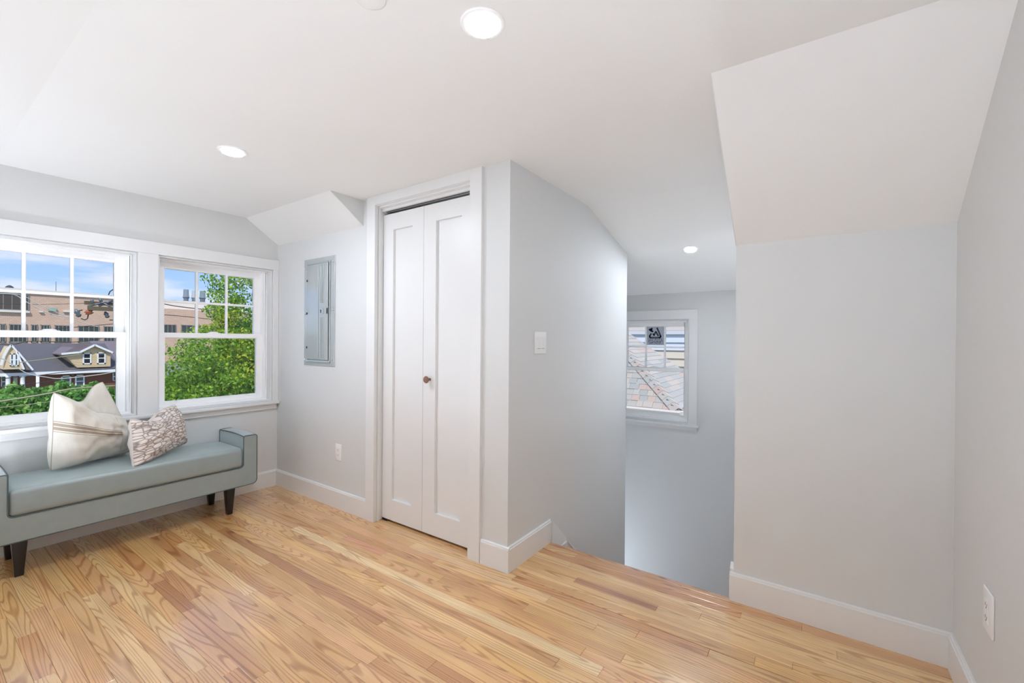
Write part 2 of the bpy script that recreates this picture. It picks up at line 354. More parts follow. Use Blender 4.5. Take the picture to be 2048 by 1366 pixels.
# ------------------------------------------------------------------ windows
class Frame:
    """u along the wall, d outward depth, z up -> world"""
    def __init__(s, kind): s.kind = kind
    def p(s, u, d, z): return (XA-d, u, z) if s.kind == 'A' else (u, YC+d, z)
    def box(s, m, u0, u1, d0, d1, z0, z1): return m.box(s.p(u0, d0, z0), s.p(u1, d1, z1))
def ring(F, m, u0, u1, z0, z1, wd, d0, d1, wt=None, wb=None):
    wt = wd if wt is None else wt; wb = wd if wb is None else wb
    F.box(m, u0, u0+wd, d0, d1, z0, z1); F.box(m, u1-wd, u1, d0, d1, z0, z1)
    F.box(m, u0+wd, u1-wd, d0, d1, z1-wt, z1); F.box(m, u0+wd, u1-wd, d0, d1, z0, z0+wb)
def make_window(F, name, u0, u1, z0, z1, zm, label, lock=True):
    root = thing(name, label, None, F.p((u0+u1)/2, .08, z0), kind='structure')
    m = MB(); ring(F, m, u0-.001, u1+.001, z0-.001, z1+.001, .010, .0, .20)
    m.build('jamb', M_TRIM, parent=root)
    m = MB(); ring(F, m, u0+.010, u1-.010, z0+.004, z1-.010, .018, .075, .19, wt=.014, wb=.018)
    ring(F, m, u0+.010, u1-.010, z0+.004, z1-.010, .008, .062, .075)
    m.build('window_frame', M_VINYL, parent=root, bevel=.0015, seg=1)
    a, b = u0+.028, u1-.028
    def sash(nm, d0, d1, zz0, zz1, sw, top, bot, munt):
        m = MB(); ring(F, m, a, b, zz0, zz1, sw, d0, d1, wt=top, wb=bot)
        # glazing bead
        ring(F, m, a+sw-.001, b-sw+.001, zz0+bot-.001, zz1-top+.001, .005, d0+.008, d1-.004)
        s = m.build(nm, M_VINYL, parent=root, bevel=.0015, seg=1)
        g_ = MB(); F.box(g_, a+sw, b-sw, (d0+d1)/2-.002, (d0+d1)/2+.002, zz0+bot, zz1-top); g_.build('glass_pane', M_GLASSY, parent=s)
        if munt:
            ga, gb = a+sw, b-sw; gz0, gz1 = zz0+bot, zz1-top
            for q in (1, 2):
                m = MB(); uu = ga+(gb-ga)*q/3; F.box(m, uu-.009, uu+.009, (d0+d1)/2-.008, (d0+d1)/2+.008, gz0, gz1); m.build('muntin', M_VINYL, parent=s, bevel=.002, seg=1)
            m = MB(); zz = (gz0+gz1)/2; F.box(m, ga, gb, (d0+d1)/2-.0075, (d0+d1)/2+.0075, zz-.009, zz+.009); m.build('muntin', M_VINYL, parent=s, bevel=.002, seg=1)
        return s
    us = sash('upper_sash', .145, .172, zm-.012, z1-.024, .050, .040, .030, True)
    ls = sash('lower_sash', .108, .138, z0+.022, zm+.022, .044, .036, .036, False)
    uc = (u0+u1)/2; m = MB()
    M = Matrix.Translation(F.p(uc-.0, .126, zm+.022)) @ Matrix.Diagonal((1.0 if F.kind == 'A' else 2.2, 2.2 if F.kind == 'A' else 1.0, 1, 1))
    m.lathe([(.016, 0), (.016, .006), (.012, .012), (.006, .014)], M, 18); F.box(m, uc-.045, uc+.045, .112, .136, zm+.022, zm+.026)
    m.build('sash_lock', M_VINYL, parent=root)
    return root, us
FA, FF = Frame('A'), Frame('F')
make_window(FA, 'window_1', *WIN_A[0], ZW0, ZW1, 1.262, 'left double hung window with six panes over one, cut by the photo edge')
make_window(FA, 'window_2', *WIN_A[1], ZW0, ZW1, 1.262, 'double hung window beside the corner, filled with green tree')
_, far_sash = make_window(FF, 'window_3', WF[0], WF[1], ZF0, ZF1,   .941, 'window on the stair far wall, with a sticker on a pane')
# casings
ZCT = 1.910
def trim_box(name, F, u0, u1, d0, d1, z0, z1, label=None, bev=.002):
    m = MB(); F.box(m, u0, u1, d0, d1, z0, z1); return struct(m.build(name, M_TRIM, bevel=bev, seg=1), label)
trim_box('trim_3', FA, YBK+.01, YB-.001, -.020, 0, ZW1+.003, ZCT, 'white head casing above both windows')
trim_box('trim_4', FA, WIN_A[0][1]+.003, WIN_A[1][0]-.003, -.020, 0, ZW0, ZW1+.003, 'white mullion board between the two windows')
trim_box('trim_5', FA, WIN_A[1][1]+.003, YB-.001, -.020, 0, ZW0, ZW1+.003, 'narrow white casing between right window and corner')
trim_box('trim_6', FA, WIN_A[0][0]-.09, WIN_A[0][0]-.003, -.020, 0, ZW0, ZW1+.003)
m = MB(); FA.box(m, .06, YB-.001, -.048, .0, ZW0-.024, ZW0); [FA.box(m, a, b, 0, .11, ZW0-.02, ZW0+.002) for a, b in WIN_A]
struct(m.build('trim_7', M_TRIM, bevel=.004, seg=2), 'white window stool running below both windows')
trim_box('trim_8', FA, .08, YB-.012, -.018, 0, .655, ZW0-.024, 'white apron board under the window stool')
trim_box('trim_9', FF, WF[0]-.088, WF[1]+.084, -.020, 0, ZF1+.003, 1.572, 'white head casing of the stair window')
trim_box('trim_10', FF, WF[1]+.003, WF[1]+.084, -.020, 0, ZF0, ZF1+.003, 'white right casing of the stair window')
trim_box('trim_11', FF, WF[0]-.088, WF[0]-.003, -.020, 0, ZF0, ZF1+.003)
m = MB(); FF.box(m, WF[0]-.11, WF[1]+.104, -.045, 0, ZF0-.022, ZF0); FF.box(m, WF[0], WF[1], 0, .11, ZF0-.02, ZF0+.002)
struct(m.build('trim_12', M_TRIM, bevel=.004, seg=2), 'white stool of the stair window')
trim_box('trim_13', FF, WF[0]-.088, WF[1]+.084, -.018, 0, .345, ZF0-.022, 'white apron of the stair window')
# sticker on the middle top pane (seen from behind; its small print cannot be read)
M_STK = add_noise(mat('grey sticker film', rgb(176, 178, 178), .5), 220, .08)
t = M_STK.node_tree; tl_ = t.nodes.new('ShaderNodeBsdfTranslucent'); tl_.inputs[0].default_value = (.95, .95, .95, 1); mm_ = t.nodes.new('ShaderNodeMixShader'); mm_.inputs[0].default_value = .93
t.links.new(t.nodes['Principled BSDF'].outputs[0], mm_.inputs[1]); t.links.new(tl_.outputs[0], mm_.inputs[2]); t.links.new(mm_.outputs[0], t.nodes['Material Output'].inputs[0])
M_INK = mat('dark sticker ink', rgb(72, 74, 80), .5); M_INK2 = mat('blue black sticker ink', rgb(48, 60, 80), .5)
ga, gb = WF[0]+.028+.05, WF[1]-.028-.05; gw = (gb-ga)/3; sx0, sx1 = ga+gw+.008, ga+2*gw-.008; sz1 = ZF1-.024-.040; sz0 = sz1-.205
stk = thing('window_sticker', 'grey sticker with a dark triangular logo on the stair window pane', 'sticker', (0, 0, 0))
stk.location = ((sx0+sx1)/2, YC+.152, sz0)
MB().box((sx0, YC+.1525, sz0), (sx1, YC+.1535, sz1)).build('film', M_STK, parent=stk)
def ink(pts, r, mm, name='logo', y=YC+.1515):
    """flat ribbon strokes through 2D points given in sticker fractions"""
    m = MB()
    q = [(sx0+(sx1-sx0)*a, sz0+(sz1-sz0)*b) for a, b in pts]
    for (xa, za), (xb, zb) in zip(q[:-1], q[1:]):
        d = Vector((xb-xa, zb-za)); n = Vector((-d.y, d.x)).normalized()*r
        m.prism([(xa+n.x, y, za+n.y), (xb+n.x, y, zb+n.y), (xb-n.x, y, zb-n.y), (xa-n.x, y, za-n.y)], (0, .0008, 0))
    for xa, za in q:
        m.prism([(xa+r*math.cos(t*PI/6), y, za+r*math.sin(t*PI/6)) for t in range(12)], (0, .0008, 0))
    return m
lg = MB()
for pts, r in (([(.61,.90),(.80,.50),(.80,.44),(.75,.41),(.22,.41),(.18,.44),(.18,.50),(.25,.60)], .009), ([(.43,.55),(.53,.72),(.66,.52)], .009), ([(.38,.60),(.43,.53)], .008)):
    k = ink(pts, r, None); off = len(lg.v); lg.v += k.v; lg.f += [tuple(i+off for i in f) for f in k.f]; lg.sm += k.sm
lg.build('logo', M_INK, parent=stk)
lg = ink([(.17,.83),(.30,.88),(.24,.78),(.34,.74)], .010, None); lg.build('logo', M_INK2, parent=stk)
tx = MB(); rg = random.Random(3)
for row in range(4):
    u = .09
    while u < .90:
        wv = rg.uniform(.015, .04); zc_ = .345-.075*row
        if rg.random() < .85:
            for q in range(2):
                xa = sx0+(sx1-sx0)*(u+rg.uniform(0, .015)); zb_ = sz0+(sz1-sz0)*(zc_+rg.uniform(-.02, .01)-.02*q)
                tx.box((xa, YC+.1515, zb_), (xa+(sx1-sx0)*wv, YC+.1523, zb_+(sz1-sz0)*rg.uniform(.012, .04)))
        u += wv+.012
tx.build('fine_print', M_INK, parent=stk, kind='stuff')

# ------------------------------------------------------------------ closet: casing, jamb, bifold door, track
FRT = YB-.020
cs = MB()
cs.box((XCL-.087, FRT, 0), (XCL, YB+.002, ZC)); cs.box((XCR, FRT, 0), (XCR+.087, YB+.002, ZC)); cs.box((XCL, FRT, ZCH), (XCR, YB+.002, ZC))
struct(cs.build('trim_14', M_TRIM, bevel=.0015, seg=1), 'white casing framing the closet up to the ceiling')
jm = MB()
jm.box((XCL-.012, YB, 0), (XCL-.004, yb2, ZCH+.01)); jm.box((XCR+.004, YB, 0), (XCR+.012, yb2, ZCH+.01)); jm.box((XCL-.004, YB, ZCH-.002), (XCR+.004, yb2, ZCH+.010))
jm.box((XCL-.004, YB+.012, 0), (XCL+.003, YB+.030, ZCH-.002)); jm.box((XCL-.004, YB+.012, ZCH-.012), (XCR+.004, YB+.040, ZCH-.002))
jm.box((XCL-.004, YB+.040, ZCH-.030), (XCR+.004, yb2, ZCH-.002)); jm.box((XCR-.003, YB+.012, 0), (XCR+.004, YB+.030, ZCH-.002))
struct(jm.build('trim_15', M_TRIM, bevel=.001, seg=1), 'stepped white jamb inside the closet casing')
dz0, dz1, dy0, dy1 = .016, 2.104, YB+.055, YB+.089
door = thing('door_1', 'white bifold closet door with two narrow recessed panels and a brown knob', None, (XCL, dy0, 0), kind='structure')
def leaf(xa, xb, pa, pb):
    m = MB(); z0, z1 = .157, 1.995
    m.box((xa, dy0, dz0), (pa, dy1, dz1)); m.box((pb, dy0, dz0), (xb, dy1, dz1)); m.box((pa, dy0, dz0), (pb, dy1, z0)); m.box((pa, dy0, z1), (pb, dy1, dz1))
    l = m.build('door_leaf', M_TRIM, parent=door)
    m = MB(); m.box((pa-.004, dy0+.018, z0-.004), (pb+.004, dy1-.008, z1+.004)); m.build('panel', M_TRIM, parent=l)
    return l
XM = -2.066
l1 = leaf(XCL-.001, XM-.0015, -2.360, -2.172); l2 = leaf(XM+.0015, XCR-.004, -1.958, -1.745)
M_KNOB = add_noise(mat('brown knob wood', rgb(128, 92, 74), .4), 90, .25)
kn = MB(); M = Matrix.Translation((-2.003, dy0, .997)) @ Matrix.Rotation(PI/2, 4, 'X')
kn.lathe([(.009, 0), (.007, .014), (.010, .022), (.019, .026), (.0225, .031), (.0225, .035), (.020, .0385), (.017, .0385), (.010, .037), (.002, .0365)], M, 28)
kn.build('knob', M_KNOB, parent=door, label='round brown wooden knob')
M_STEEL = mat('track steel', rgb(150, 150, 150), .3, .9); M_BLACK = mat('black shadow gap', rgb(12, 12, 12), .8)
tk = MB(); tk.box((XCL+.03, dy0+.002, ZCH-.040), (XCR+.002, dy0+.006, ZCH-.030)); tk.box((XCL+.03, dy0+.026, ZCH-.046), (XCR+.002, dy0+.030, ZCH-.030)); tk.box((XCL+.03, dy0+.002, ZCH-.034), (XCR+.002, dy0+.030, ZCH-.030))
tk.build('track', M_STEEL, parent=door)
pv = MB(); pv.tube([(XCL+.035, dy0+.015, dz1-.002), (XCL+.035, dy0+.015, dz1+.02)], .004); pv.box((XCL+.002, dy0-.004, .0), (XCL+.055, dy0+.024, .003)); pv.box((XCL+.002, dy0-.002, .003), (XCL+.004, dy0+.022, .02)); pv.tube([(XCL+.048, dy0+.01, .003), (XCL+.048, dy0+.01, .018)], .0055)
pv.build('pivot_bracket', M_STEEL, parent=door, label='small chrome pivot bracket at the floor')

# ------------------------------------------------------------------ breaker panel
M_PANEL = add_noise(mat('grey enamelled steel', rgb(192, 199, 200), .26, .4), 30, .03)
px0, px1, pz0, pz1 = -3.352, -2.938, 1.040, 1.873
pan = thing('breaker_panel', 'grey metal breaker panel set flush in the wall left of the closet', 'panel', ((px0+px1)/2, YB, pz0))
m = MB()
m.box((px0, YB-.006, pz0), (px1, YB, pz1)); o = m.build('cover_frame', M_PANEL, parent=pan, bevel=.003, seg=3)
m = MB(); a, b, z0, z1 = px0+.046, px1-.052, pz0+.028, pz1-.036
ring_ = [((a, YB-.006, z0), (a+.010, YB-.011, z1)), ((b-.010, YB-.006, z0), (b, YB-.015, z1)), ((a, YB-.006, z1-.010), (b, YB-.012, z1)), ((a, YB-.006, z0), (b, YB-.016, z0+.014))]
for p, q in ring_: m.box(p, q)
m.build('rim', M_PANEL, parent=pan, bevel=.0025, seg=2)
dx0, dx1, ez0, ez1 = a+.012, b-.014, z0+.022, z1-.012
dr = MB(); ang = .014
def dpt(u, z, o): # door slightly ajar on its left hinge
    return (dx0+u*math.cos(ang), YB-.012-o-u*math.sin(ang), z)
def dbox(m, u0, u1, z0, z1, o0, o1): m.prism([dpt(u0, z0, o0), dpt(u1, z0, o0), dpt(u1, z1, o0), dpt(u0, z1, o0)], (0, -(o1-o0), 0))
wD = dx1-dx0
dbox(dr, 0, wD, ez0, ez1, 0, .004)
pdoor = dr.build('panel_door', M_PANEL, parent=pan, bevel=.0015, seg=2)
rb = MB()
zc_ = (ez0+ez1)/2+.01
for u in (.155, .190, .208, .226):
    if u in (.155,): dbox(rb, u, u+.010, ez0+.012, ez1-.012, .004, .009); continue
    dbox(rb, u, u+.008, zc_+.055, ez1-.012, .004, .009); dbox(rb, u, u+.008, ez0+.012, zc_-.055, .004, .009)
rb.build('rib', M_PANEL, parent=pdoor, bevel=.002, seg=2)
la = MB(); dbox(la, .188, .236, zc_-.03, zc_+.012, .004, .009); la.build('latch', mat('bright latch', rgb(205, 208, 210), .25, .6), parent=pdoor, bevel=.0015, seg=1)
la = MB(); dbox(la, .197, .209, zc_-.022, zc_+.004, .009, .0095); la.build('latch_slot', M_BLACK, parent=pdoor); la = MB(); dbox(la, wD-.012, wD-.002, zc_-.03, zc_+.012, .004, .008); la.build('latch_edge', M_BLACK, parent=pdoor)
ed = MB(); ed.prism([(dx1-.004, YB-.006, zc_+.03), (dx1+.002, YB-.006, zc_+.03), (dx1+.006, YB-.006, ez1-.004), (dx1-.002, YB-.006, ez1)], (0, -.008, 0)); ed.build('shadow_gap', M_BLACK, parent=pan)
for z in (pz1-.12-.05, (pz0+pz1)/2-.01, pz0+.14):
    h = MB(); h.box((a+.008, YB-.013, z-.008), (a+.018, YB-.0185, z+.008)); h.build('hinge', M_BLACK, parent=pan)
for x_, z_ in ((px0+.016, pz1-.07), (px1-.022, pz1-.075+.03), (px1-.020, (pz0+pz1)/2+.01), (px0+.018, (pz0+pz1)/2-.01), (px0+.016, pz0+.045), (px1-.03, pz0+.052)):
    s_ = MB().lathe([(.008, 0), (.008, .003), (.005, .006), (.001, .0065)], Matrix.Translation((x_, YB-.006, z_)) @ Matrix.Rotation(PI/2, 4, 'X'), 14)
    s_.build('screw', mat('screw steel', rgb(210, 212, 214), .3, .8) if 'screw steel' not in bpy.data.materials else bpy.data.materials['screw steel'], parent=pan)

# ------------------------------------------------------------------ outlets and switch
M_PLATE = mat('white plate plastic', rgb(240, 240, 239), .3); M_SLOT = mat('slot dark', rgb(60, 58, 56), .6)
def plate(name, label, cat, Mx, wd, ht, kind):
    """plate in local x (width) z (height), facing -y"""
    root = thing(name, label, cat, Mx.translation)
    def B(m, a, b): return m.box(a, b, Mx)
    m = MB(); B(m, (-wd/2, -.006, -ht/2), (wd/2, 0, ht/2)); m.build('cover_plate', M_PLATE, parent=root, bevel=.0025, seg=2)
    if kind == 'outlet':
        m = MB(); B(m, (-.017, -.0085, -.034), (.017, -.006, .034)); d = m.build('receptacle', M_PLATE, parent=root, bevel=.001, seg=1)
        for zz in (-.019, .019):
            for a_, b_2 in (((-.0075, zz-.003), (-.0055, zz+.006)), ((.0055, zz-.003), (.0075, zz+.005)), ((-.002, zz-.010), (.002, zz-.006))):
                MB().box((a_[0], -.0089, a_[1]), (b_2[0], -.0084, b_2[1]), Mx).build('slot', M_SLOT, parent=d)
    else:
        for xx in (-.023, .023):
            m = MB(); B(m, (xx-.0185, -.0072, -.0355), (xx+.0185, -.006, .0355)); m.build('surround', M_PLATE, parent=root)
            m = MB()
            P = [(-.0165, -.0068, -.033), (-.0165, -.0118, .033), (-.0165, -.0055, .033), (-.0165, -.0055, -.033)]
            m.prism([Mx @ Vector((xx+p[0], p[1], p[2])) for p in P], Mx.to_3x3() @ Vector((.033, 0, 0)))
            m.build('paddle', M_PLATE, parent=root)
            m = MB(); B(m, (xx-.0172, -.0074, -.0352), (xx+.0172, -.0071, -.0332)); m.build('gap', M_SLOT, parent=root)
    return root
plate('wall_outlet', 'white outlet low on the wall below the breaker panel', 'outlet', Matrix.Translation((-2.885, YB, .411)), .076, .122, 'outlet')
MG = Matrix.Translation((XG, 1.922, .433)) @ Matrix.Rotation(-PI/2, 4, 'Z')
plate('wall_outlet', 'white outlet on the end wall at the right photo edge', 'outlet', MG, .088, .130, 'outlet')
ME = Matrix.Translation((XE, 2.239, 1.235)) @ Matrix.Rotation(PI/2, 4, 'Z')
plate('light_switch', 'white double rocker switch on the hall wall', 'switch', ME, .128, .130, 'switch')

# ------------------------------------------------------------------ recessed lamps
M_LENS = bpy.data.materials.new('lit lens'); M_LENS.use_nodes = True; bb_ = M_LENS.node_tree.nodes['Principled BSDF']
bb_.inputs['Emission Color'].default_value = (1, .98, .95, 1); bb_.inputs['Emission Strength'].default_value = 9.0
def downlight(loc, tilt, label, r=.068, power=LAMP_W, nrm=None):
    root = thing('recessed_light', label, 'light', loc, group='recessed ceiling lights')
    M = Matrix.Translation(loc) @ Matrix.Rotation(tilt, 4, 'X') @ Matrix.Rotation(PI, 4, 'X')
    MB().lathe([(r, -.001), (r, .003), (r*.96, .0055), (r*.76, .0035), (r*.74, .0), (r*.70, 0)], M, 40).build('trim_ring', M_VINYL, parent=root)
    MB().lathe([(r*.74, -.001), (r*.74, .001), (r*.60, .003), (r*.3, .0045), (.002, .005)], M, 36).build('lens', M_LENS, parent=root)
    ld = bpy.data.lights.new('lamp', 'AREA'); ld.shape = 'DISK'; ld.size = r*1.4; ld.energy = power; ld.color = (.885, .975, 1.12)
    lo = bpy.data.objects.new('lamp', ld); C.objects.link(lo); lo.matrix_world = M @ Matrix.Translation((0, 0, .012)) @ Matrix.Rotation(PI, 4, 'X')
    lo.visible_camera = True
    return root
downlight((-.845, 1.044, ZC), 0, 'round lit recessed light nearest the camera, at top centre', power=LAMP_W*.50)
downlight((-2.487, 1.028, ZC), 0, 'round lit recessed light on the ceiling near the windows', power=LAMP_W*1.45)
tl = math.atan2(ZC-ZF, YC-YS)
ys_ = 3.725; downlight((-.838, ys_, ZC-(ys_-YS)*math.tan(tl)), -tl, 'small lit recessed light over the stair', r=.060, power=LAMP_W*.9)
cv = MB().lathe([(.044, -.001), (.044, .003), (.040, .0045), (.002, .005)], Matrix.Translation((-1.045, .785, ZC)) @ Matrix.Rotation(PI, 4, 'X'), 32)
tag(cv.build('cover_disc', M_CEIL, origin=(-1.045, .785, ZC)), 'small pale round cover disc on the ceiling at the top photo edge', 'cover')

def fill_uplighter(x, y, z, h, power, label):  # added fill light on a modelled stand, out of view, to brighten ceiling and walls
    root = thing('fill_lamp', label, 'lamp', (x, y, z), group='added fill lights')
    mm = bpy.data.materials.get('fill fixture metal') or mat('fill fixture metal', rgb(190, 190, 188), .35, .8)
    MB().lathe([(.13, 0), (.13, .012), (.02, .022), (.012, .03), (.012, h-.10), (.02, h-.09)], Matrix.Translation((x, y, z)), 28).build('stem', mm, parent=root)
    M = Matrix.Translation((x, y, z+h-.09)); m = MB()
    m.lathe([(.02, 0), (.09, .02), (.15, .065), (.165, .09)], M, 32); m.build('bowl', mm, parent=root)
    ld = bpy.data.lights.new('fill_uplight', 'AREA'); ld.shape = 'DISK'; ld.size = .30; ld.energy = power; ld.color = (.885, .975, 1.12)
    lo = bpy.data.objects.new('fill_uplight', ld); C.objects.link(lo); lo.location = (x, y, z+h+.004); lo.rotation_euler = (PI, 0, 0)
FILL_W = 9.0  # power of the added fill lights
fill_uplighter(-3.25, -.12, 0, .5, FILL_W*1.05, 'added unseen uplighter in the corner on the window side')
fill_uplighter(-1.55, -.12, 0, .5, FILL_W*.50, 'added unseen uplighter at the middle of the wall behind the camera')
fill_uplighter(.15, -.12, 0, .5, FILL_W*1.2, 'added unseen uplighter in the corner by the right end wall')
sc = thing('fill_sconce', 'added unseen fill sconce on the right wall of the stair well', 'light', (XR-.004, 3.45, .25))  # added fixture, hidden from the camera, to brighten the stair ceiling and walls
MB().lathe([(.030, 0), (.060, .03), (.068, .09), (.064, .09)], Matrix.Translation((XR-.062, 3.45, .20)) @ Matrix.Diagonal((.75, .75, 1, 1)), 24).build('shade', bpy.data.materials['fill fixture metal'], parent=sc)
MB().box((XR-.012, 3.41, .18), (XR-.0, 3.49, .3)).build('backplate', bpy.data.materials['fill fixture metal'], parent=sc)
ld = bpy.data.lights.new('fill_uplight', 'AREA'); ld.shape = 'DISK'; ld.size = .09; ld.energy = 4.6; ld.color = (.93, .98, 1.06)
lo = bpy.data.objects.new('fill_uplight', ld); C.objects.link(lo); lo.location = (XR-.064, 3.45, .296); lo.rotation_euler = (PI, math.radians(14), 0)
fill_uplighter(-2.35, 3.98, BZ, .9, 8.5, 'added unseen uplighter round the corner at the foot of the stair')  # also added as fill, unseen below the landing, to lift the stair well

# ------------------------------------------------------------------ upholstered bench
def velvet():
    m = mat('sage grey velvet', rgb(131, 145, 144), .5)
    add_noise(m, 22, .10, .10, bdist=.002)
    b = m.node_tree.nodes['Principled BSDF']; b.inputs['Sheen Weight'].default_value = 1.0; b.inputs['Sheen Roughness'].default_value = .45; b.inputs['Specular IOR Level'].default_value = .9; b.inputs['Coat Weight'].default_value = .9; b.inputs['Coat Roughness'].default_value = .42; b.inputs['Coat IOR'].default_value = 1.7; b.inputs['Sheen Tint'].default_value = rgb(215, 230, 230)
    return m
M_VEL = velvet(); M_PIPE = mat('dark grey piping', rgb(84, 94, 92), .8)
M_LEG = mat('black stained wood', rgb(16, 13, 12), .3)
bx0, bx1 = -3.752, -3.362; by0, by1 = .265, 1.563; bi0, bi1 = .358, 1.472; bzb, bzs, bzt = .190, .322, .545
bench = thing('upholstered_bench', 'sage grey velvet bench with raised arms under the windows', 'bench', ((bx0+bx1)/2, (by0+by1)/2, 0))
def arc(cy, cz, r, a0, a1, n=5): return [(cy+r*math.cos(a0+(a1-a0)*i/n), cz+r*math.sin(a0+(a1-a0)*i/n)) for i in range(n+1)]
ro = .030; rc = .016; ri = .022
outer = arc(by0+ro, bzb+ro, ro, -PI/2, -PI, 5)+arc(by0+rc, bzt-rc, rc, PI, PI/2, 3)+arc(bi0-.010, bzt-.010, .010, PI/2, 0, 3)
inner = arc(bi0+ri, bzs+ri, ri, PI, 3*PI/2, 4)+arc(bi1-ri, bzs+ri, ri, -PI/2, 0, 4)
outr = arc(bi1+.010, bzt-.010, .010, PI, PI/2, 3)+arc(by1-rc, bzt-rc, rc, PI/2, 0, 3)+arc(by1-ro, bzb+ro, ro, 0, -PI/2, 5)
U = outer+inner+outr
m = MB(); NX = 8
# sweep with a slight dome of the arm tops from front to back
i0 = 0; cols = []
for ix in range(NX+1):
    f = ix/NX; x = bx0+(bx1-bx0)*f; dome = .008*(1-(2*f-1)**2)
    base = len(m.v)
    for y, z in U: m.v.append((x, y, z+(dome if z > bzt-.03 else 0)))
    cols.append(base)
n = len(U)
for ix in range(NX):
    for j in range(n):
        a, b = cols[ix]+j, cols[ix]+(j+1) % n; m.f.append((a, b, b+(cols[ix+1]-cols[ix]), a+(cols[ix+1]-cols[ix]))); m.sm.append(True)
m.f.append(tuple(cols[0]+j for j in range(n))); m.f.append(tuple(cols[-1]+j for j in range(n))[::-1]); m.sm += [False, False]
fr_ = m.build('bench_frame', M_VEL, parent=bench); mark_sharp(fr_.data, 40)
pp = MB()
for xx in (bx1, bx0):
    pp.tube([(xx, y, z) for y, z in U]+[(xx, U[0][0], U[0][1])], .0032, 6)
for y, z in ((bi0, bzt), (by0+.004, bzt-.004), (bi1, bzt), (by1-.004, bzt-.004)):
    pp.tube([(bx0+(bx1-bx0)*i/8, y, z-.003+.008*(1-(2*i/8-1)**2)) for i in range(9)], .0030, 6)
for y in (bi0, bi1): pp.tube([(bx1, y, bzt-.01), (bx1, y, bzs+.03)], .003, 6)
pp.build('piping', M_PIPE, parent=bench, label='thin dark piping along the seams')
# cushion
cu = bmesh.new(); bmesh.ops.create_cube(cu, size=1)
for v in cu.verts: v.co = Vector((v.co.x*(bx1-bx0+.008), v.co.y*(bi1-bi0-.008), v.co.z*.138))
bmesh.ops.bevel(cu, geom=cu.edges[:], offset=.026, segments=5, affect='EDGES', profile=.55)
bmesh.ops.subdivide_edges(cu, edges=[q for q in cu.edges if abs((q.verts[0].co-q.verts[1].co).y) > .5], cuts=30, use_grid_fill=True)
bmesh.ops.subdivide_edges(cu, edges=[q for q in cu.edges if abs((q.verts[0].co-q.verts[1].co).x) > .2], cuts=10, use_grid_fill=True)
for v in cu.verts:
    fx = 1-(2*v.co.x/.4)**2; fy = 1-(2*v.co.y/1.12)**4
    if v.co.z > 0: v.co.z += .010*max(0, fx)*max(0, fy)+.0025*noise.noise(v.co*9)
    if v.co.x > .1: v.co.x += .004*max(0, fy)
me = bpy.data.meshes.new('seat_cushion'); cu.to_mesh(me); cu.free(); me.materials.append(M_VEL)
me.polygons.foreach_set('use_smooth', [True]*len(me.polygons))
o = bpy.data.objects.new('seat_cushion', me); C.objects.link(o); o.parent = bench
o.location = (0, 0, bzs+.003+.069)
for yy, xx in ((.402, -3.408), (1.398, -3.408), (.402, -3.712), (1.398, -3.712)):
    m = MB(); a, b = .029, .0165
    P0 = [(xx+sx*a, yy+sy*a, bzb+.001) for sx, sy in ((-1,-1),(1,-1),(1,1),(-1,1))]; P1 = [(xx+sx*b, yy+sy*b, 0) for sx, sy in ((-1,-1),(1,-1),(1,1),(-1,1))]
    i = len(m.v); m.v += P0+P1; m.f += [(0,1,2,3), (7,6,5,4)]+[(j, (j+1) % 4, 4+(j+1) % 4, 4+j) for j in range(4)]; m.sm += [False]*6
    m.build('leg', M_LEG, parent=bench, bevel=.003, seg=2)

